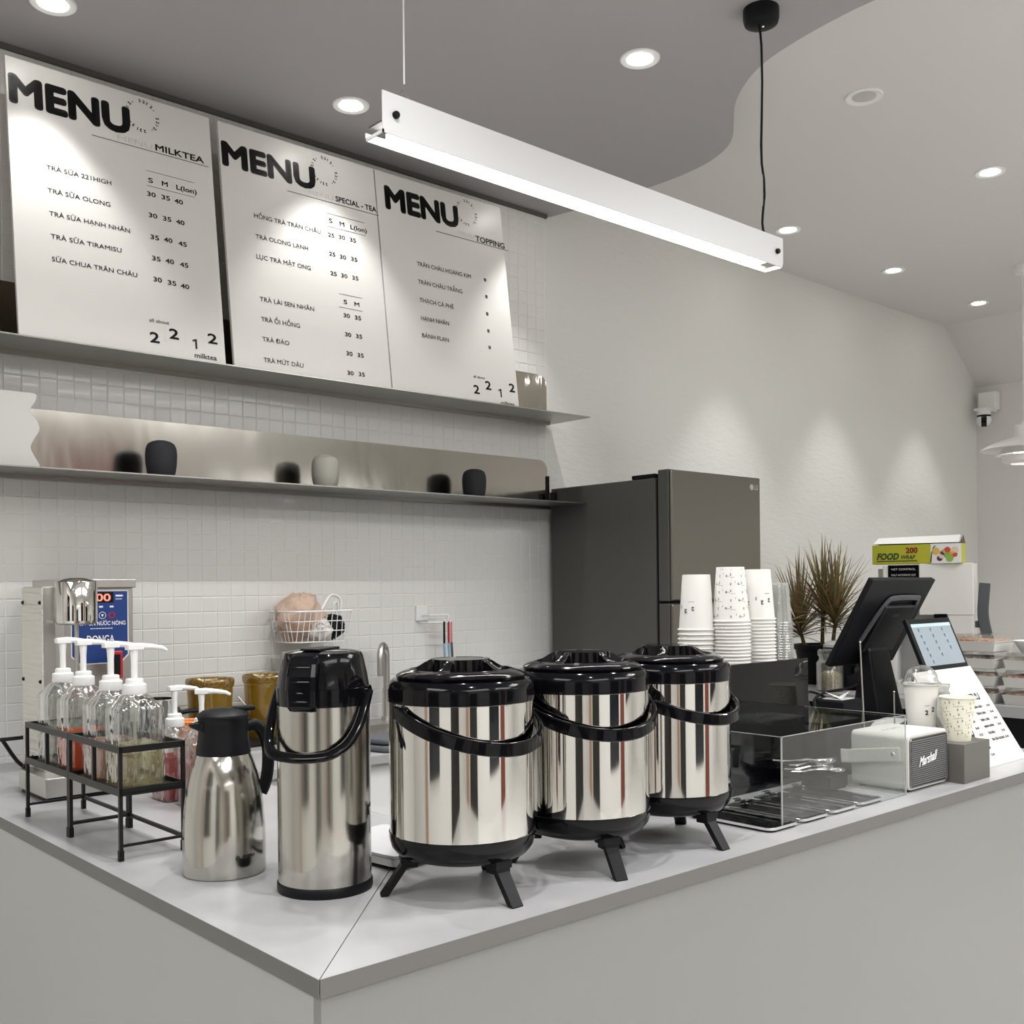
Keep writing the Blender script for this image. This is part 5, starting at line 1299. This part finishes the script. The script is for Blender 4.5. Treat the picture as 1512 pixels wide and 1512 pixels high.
for si, (sx, sy, sz, ex, ey) in enumerate(stems):
    cx, cy = sx + ex * .5, sy + ey * .5
    for i in range(84):
        a = i * 2.39996 + si
        tt = i / 84
        el = radians(4 + 82 * tt ** .8 + rnd.uniform(-8, 8))
        L = rnd.uniform(.30, .44) * (1 - .12 * tt)
        zb0 = sz - .08 + .10 * tt
        d = Vector((cos(a) * cos(el), sin(a) * cos(el), sin(el)))
        if d.y > 0.05: L = min(L, (3.27 - 2.945 - cy) / d.y)
        p = Vector((cx, cy, zb0)); vs = []; k = 7
        side = Vector((-sin(a), cos(a), 0))
        for j in range(k + 1):
            s = j / k
            wv = .0085 * (s * 6 + .45 if s < .09 else (1 - s) ** .75 + .02)
            up = d.cross(side); 
            q = p + d * (L * s) + Vector((0, 0, -1)) * (L * .28 * s * s * cos(el)) 
            vs += [q - side * wv, q + up * wv * .35, q + side * wv]
        fs = []
        for j in range(k):
            for e in (0, 1): fs.append((j * 3 + e, j * 3 + e + 1, j * 3 + e + 4, j * 3 + e + 3))
        mk('leaf', MB().add(vs, fs, True), M_leafA if rnd.random() < .6 else M_leafB, t, auto=False)
# cup sealing machine, faces -x
t = thing('cup_sealer', (4.60, 2.10, CZ), 'white boxy cup sealing machine with a black label, behind the cash monitor', 'machine', radians(21))
t.scale = (.8, .94, 1)
M_mw = mat('machine_white', (.66, .655, .63), .4)
mk('right_tower', MB().box(0, 0, 0, .34, .11, .585), M_mw, t, .003)
mk('head', MB().box(.0, .236, .395, .34, .400, .585), M_mw, t, .003)
mk('cap', MB().box(-.004, -.003, .36, .345, .235, .590), M_mw, t, .003)
mk('left_tower', MB().box(.02, .34, 0, .30, .425, .57), M_mw, t, .003)
mk('back_plate', MB().box(.22, .11, 0, .30, .34, .395), mat('machine_grey', (.45, .45, .44), .5), t)
mk('bed', MB().box(0, .11, .0, .25, .34, .06), M_mw, t, .003)
lab = mk('black_label', MB().box(-.004, .236, .465, -.001, .375, .585), M_blackg, t)
m = MB(); fn = lambda u, v: (-.0048, .372 - u, v)
for i, s in enumerate(('NET CONTROL', 'FULLY AUTOMATIC CUP', 'SEALING MACHINE', '00000')):
    text(m, s, fn, .012, .562 - i * .026, .009, .11)
mk('label_print', m, M_ink2, lab, auto=False)
mk('display', MB().box(-.004, .112, .335, .0, .17, .365), M_blackg, t)
mk('red_button', MB().box(-.006, .112, .262, .0, .18, .285), M_red, t, .002)
mk('vent_strip', MB().box(.015, .40, .49, .02, .42, .57), M_steel_d, t)
mk('lever', MB().strap(resample([(.17, -.045, .50), (.165, -.040, .44), (.16, -.036, .36), (.155, -.05, .28), (.15, -.07, .20)]), .050, .016, side=(0, 1, 0)).box(.16, -.05, .30, .18, 0, .33), mat('lever_grey', (.06, .065, .07), .4), t, .002)
# food wrap box on the machine
t = thing('food_wrap_box', (4.462, 2.062, CZ + .590), 'open yellow-green food wrap carton lying on the white machine', 'carton')
t.location = (4.56, 2.13, CZ + .590); t.rotation_euler = (0, 0, radians(12))
M_yg = mat('lime_card', (.42, .42, .03), .45)
bl, bh, bd = .388, .088, .07
mk('tray_body', MB().box(0, 0, 0, .0015, bl, bh).box(0, 0, 0, bd, bl, .0015).box(bd - .0015, 0, 0, bd, bl, bh).box(0, 0, 0, bd, .0015, bh).box(0, bl - .0015, 0, bd, bl, bh), M_yg, t)
mk('photo_panel', MB().box(-.0010, .0, .0, 0, .130, bh), mat('card_white', (.72, .72, .70), .5), t)
mk('lid_flap', MB().add([(0.0, .012, bh + .004), (0.0, bl - .004, bh + .006), (.030, bl - .02, bh + .034), (.030, .012, bh + .038), (bd, .0, bh + .004), (bd, bl, bh + .004)], [(0, 1, 2, 3), (3, 2, 5, 4), (0, 3, 4), (1, 5, 2)]), MATS['card_white'], t)
mk('dark_slot', MB().box(.0005, .004, bh - .006, .006, bl - .03, bh + .0045), M_blackm, t)
mk('end_flap', MB().add([(.0, -.001, bh), (bd, -.001, bh), (.035, -.001, bh + .038), (.0, .0, bh), (bd, .0, bh), (.035, .0, bh + .038)], [(0, 1, 2), (5, 4, 3), (0, 2, 5, 3), (1, 4, 5, 2)]), mat('flap_dark', (.10, .05, .04), .6), t)
m = MB(); fn = lambda u, v: (-.0014, bl - u, v)
text(m, 'FOOD', fn, .020, .022, .028, .100, .04, .25); text(m, 'WRAP', fn, .130, .022, .018, .062, .02, .25)
m.box(-.0014, bl - .20, .012, -.001, bl - .02, .016)
mk('wording', m, mat('dark_green_ink', (.015, .05, .02), .5), t, auto=False)
m = MB(); text(m, '200', fn, .150, .050, .024, .052, .04)
mk('count_wording', m, mat('maroon_ink', (.20, .015, .01), .5), t, auto=False)
rnd = random.Random(11)
cols = [(.55, .10, .03), (.20, .38, .05), (.60, .30, .12), (.10, .02, .06), (.62, .42, .10), (.65, .55, .40), (.25, .40, .08), (.5, .06, .04)]
pics = []
for i in range(16):
    y = rnd.uniform(.025, .108); z_ = rnd.uniform(.010, .060) * (1 - abs(y - .066) * 6) + .010; r = rnd.uniform(.010, .018)
    c = cols[i % len(cols)]
    o = mk('food_picture', MB().lathe([(.0001, .0003), (r, 0)], 14, Matrix.Translation((-.0013 - i * .00004, y, z_)) @ Matrix.Rotation(-pi / 2, 4, 'Y'), cap=False), mat('food_%d' % (i % len(cols)), c, .5), t, auto=False)
m = MB().strap([(-.0015, .128 - .02 * (1 - cos(a)), .004 + .075 * sin(a)) for a in [pi / 2 * i / 8 for i in range(9)]], .004, .0006, side=(0, 1, 0))
mk('picture_border', m, M_ink, t, auto=False)

# food boxes at the right edge
def food_box(loc, rz, label, content, s=1.0):
    t = thing('food_box', loc, label, 'food box', rz, 'clear-lidded food boxes at the right edge')
    w, l, h = .085, .095, .040
    mk('base_tray', MB().add([(-w * .9, -l * .9, 0), (w * .9, -l * .9, 0), (w * .9, l * .9, 0), (-w * .9, l * .9, 0), (-w, -l, h), (w, -l, h), (w, l, h), (-w, l, h)],
        [(3, 2, 1, 0), (0, 1, 5, 4), (1, 2, 6, 5), (2, 3, 7, 6), (3, 0, 4, 7)]).strap([(x, y, h) for x, y in rrect(-w, -l, w, l, .01, 3)], .003, .006, closed=True), M_paper, t)
    mk('contents', MB().prism(rrect(-w * .93, -l * .93, w * .93, l * .93, .01), h * .6, h + .008), content, t, .004)
    mk('lid', MB().add([(-w, -l, h), (w, -l, h), (w, l, h), (-w, l, h), (-w * .86, -l * .88, h + .030), (w * .86, -l * .88, h + .030), (w * .86, l * .88, h + .030), (-w * .86, l * .88, h + .030)],
        [(4, 5, 6, 7), (0, 1, 5, 4), (1, 2, 6, 5), (2, 3, 7, 6), (3, 0, 4, 7)]), M_glass, t)
    return t
C1 = mat('orange_food', (.62, .22, .08), .7, noise=((60, 60, 60), (.78, .62, .5), .45, .6)); C2 = mat('dark_red_food', (.10, .025, .02), .6, noise=((50, 50, 50), (.55, .4, .3), .5, .65)); C3 = mat('brown_food', (.32, .16, .08), .7, noise=((50, 50, 50), (.6, .42, .3), .45, .6))
rows = [(4.47, 2.005, 0, C3, 'bottom box of the left pile of food boxes, mostly hidden by the menu sheet'), (4.47, 2.005, 1, C3, 'second box up in the left pile of food boxes'),
        (4.47, 2.008, 2, C2, 'box with dark red food, third up in the left pile'), (4.47, 2.002, 3, C1, 'box with orange food on top of the left pile'),
        (4.46, 1.785, 0, C3, 'box with brown food at the bottom of the right pile'), (4.46, 1.785, 1, C1, 'box with orange food second up in the right pile'), (4.46, 1.780, 2, mat('pale_food', (.62, .55, .48), .7), 'box with pale food on top of the right pile')]
for x, y, k, c, lb in rows: food_box((x, y, CZ + k * .0715), random.uniform(-.05, .05), lb, c)
for (x, y, z_, lb) in ((4.47, 1.80, CZ + .2155, 'white round bowl on top of the right pile of food boxes, farther one'), (4.40, 1.70, CZ + .2155, 'white round bowl on top of the right pile, nearest the photo edge')):
    t = mk('white_bowl', MB().lathe([(.0001, .0), (.040, 0), (.065, .040), (.070, .046), (.067, .047), (.060, .036), (.036, .004), (.0001, .004)], 36), M_white); t.location = (x, y, z_)
    tag(t, lb, 'bowl')

# ================================================================== security camera and white layered pendant
t = thing('security_camera', (7.27, 3.235, 2.745), 'white dome security camera on a square junction box in the far corner', 'camera')
t.location = (7.26, 3.20, 2.60)
Mz = Matrix.Rotation(radians(0), 4, 'Z')
mk('junction_box', MB().box(-.02, -.06, .04, .06, .055, .16), M_white, t, .004)
mk('mount', MB().box(-.11, -.045, .025, .06, .045, .042).cyl(.043, -.005, .03, 32, Matrix.Translation((-.055, 0, 0))), M_white, t, .003)
hd = mk('camera_head', MB().sphere(.048, (-.055, 0, -.035), 32), M_white, t)
cd = Vector((-.91, -.41, 0)); 
m = MB()
for j in range(9):
    a = radians(50 - j * 16)
    cvec = Vector((cd.x * cos(a), cd.y * cos(a), sin(a)))
    sv = Vector((-cd.y, cd.x, 0))
    for s in (-1, 1): m.v.append(tuple(Vector((-.055, 0, -.035)) + cvec * .0490 + sv * (.017 * s)))
for j in range(8): m.f.append((j * 2, j * 2 + 1, j * 2 + 3, j * 2 + 2)); m.sm.append(True)
mk('lens_window', m, M_blackg, hd, auto=False)
mk('dark_ring', MB().lathe([(.0435, -.004), (.0455, -.010), (.0435, -.016)], 36, Matrix.Translation((-.055, 0, 0)), cap=False), M_blackm, t)
t = thing('layered_pendant', (5.91, 2.405, 2.10), 'white pendant lamp with stacked curved shades at the right edge', 'pendant lamp')
Mp = mat('pendant_white', (.80, .78, .76), .35)
mk('top_shade', MB().lathe([(.030, .145), (.075, .140), (.130, .125), (.180, .105), (.225, .078), (.226, .076), (.178, .100), (.120, .117), (.070, .130), (.030, .135)], 64), Mp, t)
mk('middle_shade', MB().lathe([(.128, .110), (.120, .098), (.112, .080), (.132, .058), (.150, .050), (.151, .048), (.128, .053), (.100, .075), (.112, .100), (.126, .109)], 64), Mp, t)
mk('lower_shade', MB().lathe([(.118, .045), (.112, .030), (.110, .012), (.100, .003), (.070, .000), (.070, .004), (.098, .007), (.106, .015), (.108, .030), (.114, .045)], 64), Mp, t)
mk('glow_core', MB().lathe([(.0001, .02), (.045, .02), (.055, .05), (.055, .11), (.0001, .12)], 32), mat('pendant_glow', (1, 1, 1), .5, emis=(1, .95, .9), es=3.0), t)
mk('cylinder_top', MB().lathe([(.052, .128), (.052, .205), (.048, .21), (.018, .212), (.012, .232), (.0001, .234)], 40), Mp, t)
mk('suspension_wire', MB().tube([(0, 0, .23), (0, 0, Z_WHITE - 2.10)], .0025, 6).tube([(-.012, 0, .22), (-.012, 0, Z_WHITE - 2.10)], .0012, 6), Mp, t)
mk('ceiling_rose', MB().lathe([(.04, Z_WHITE - 2.10 - .04), (.055, Z_WHITE - 2.10 - .01), (.055, Z_WHITE - 2.10)], 32), Mp, t)
for s in (0, 2.094, 4.189):
    mk('strut', MB().tube([(.04 * cos(s), .04 * sin(s), .14), (.11 * cos(s), .11 * sin(s), .03)], .003, 6), Mp, t)
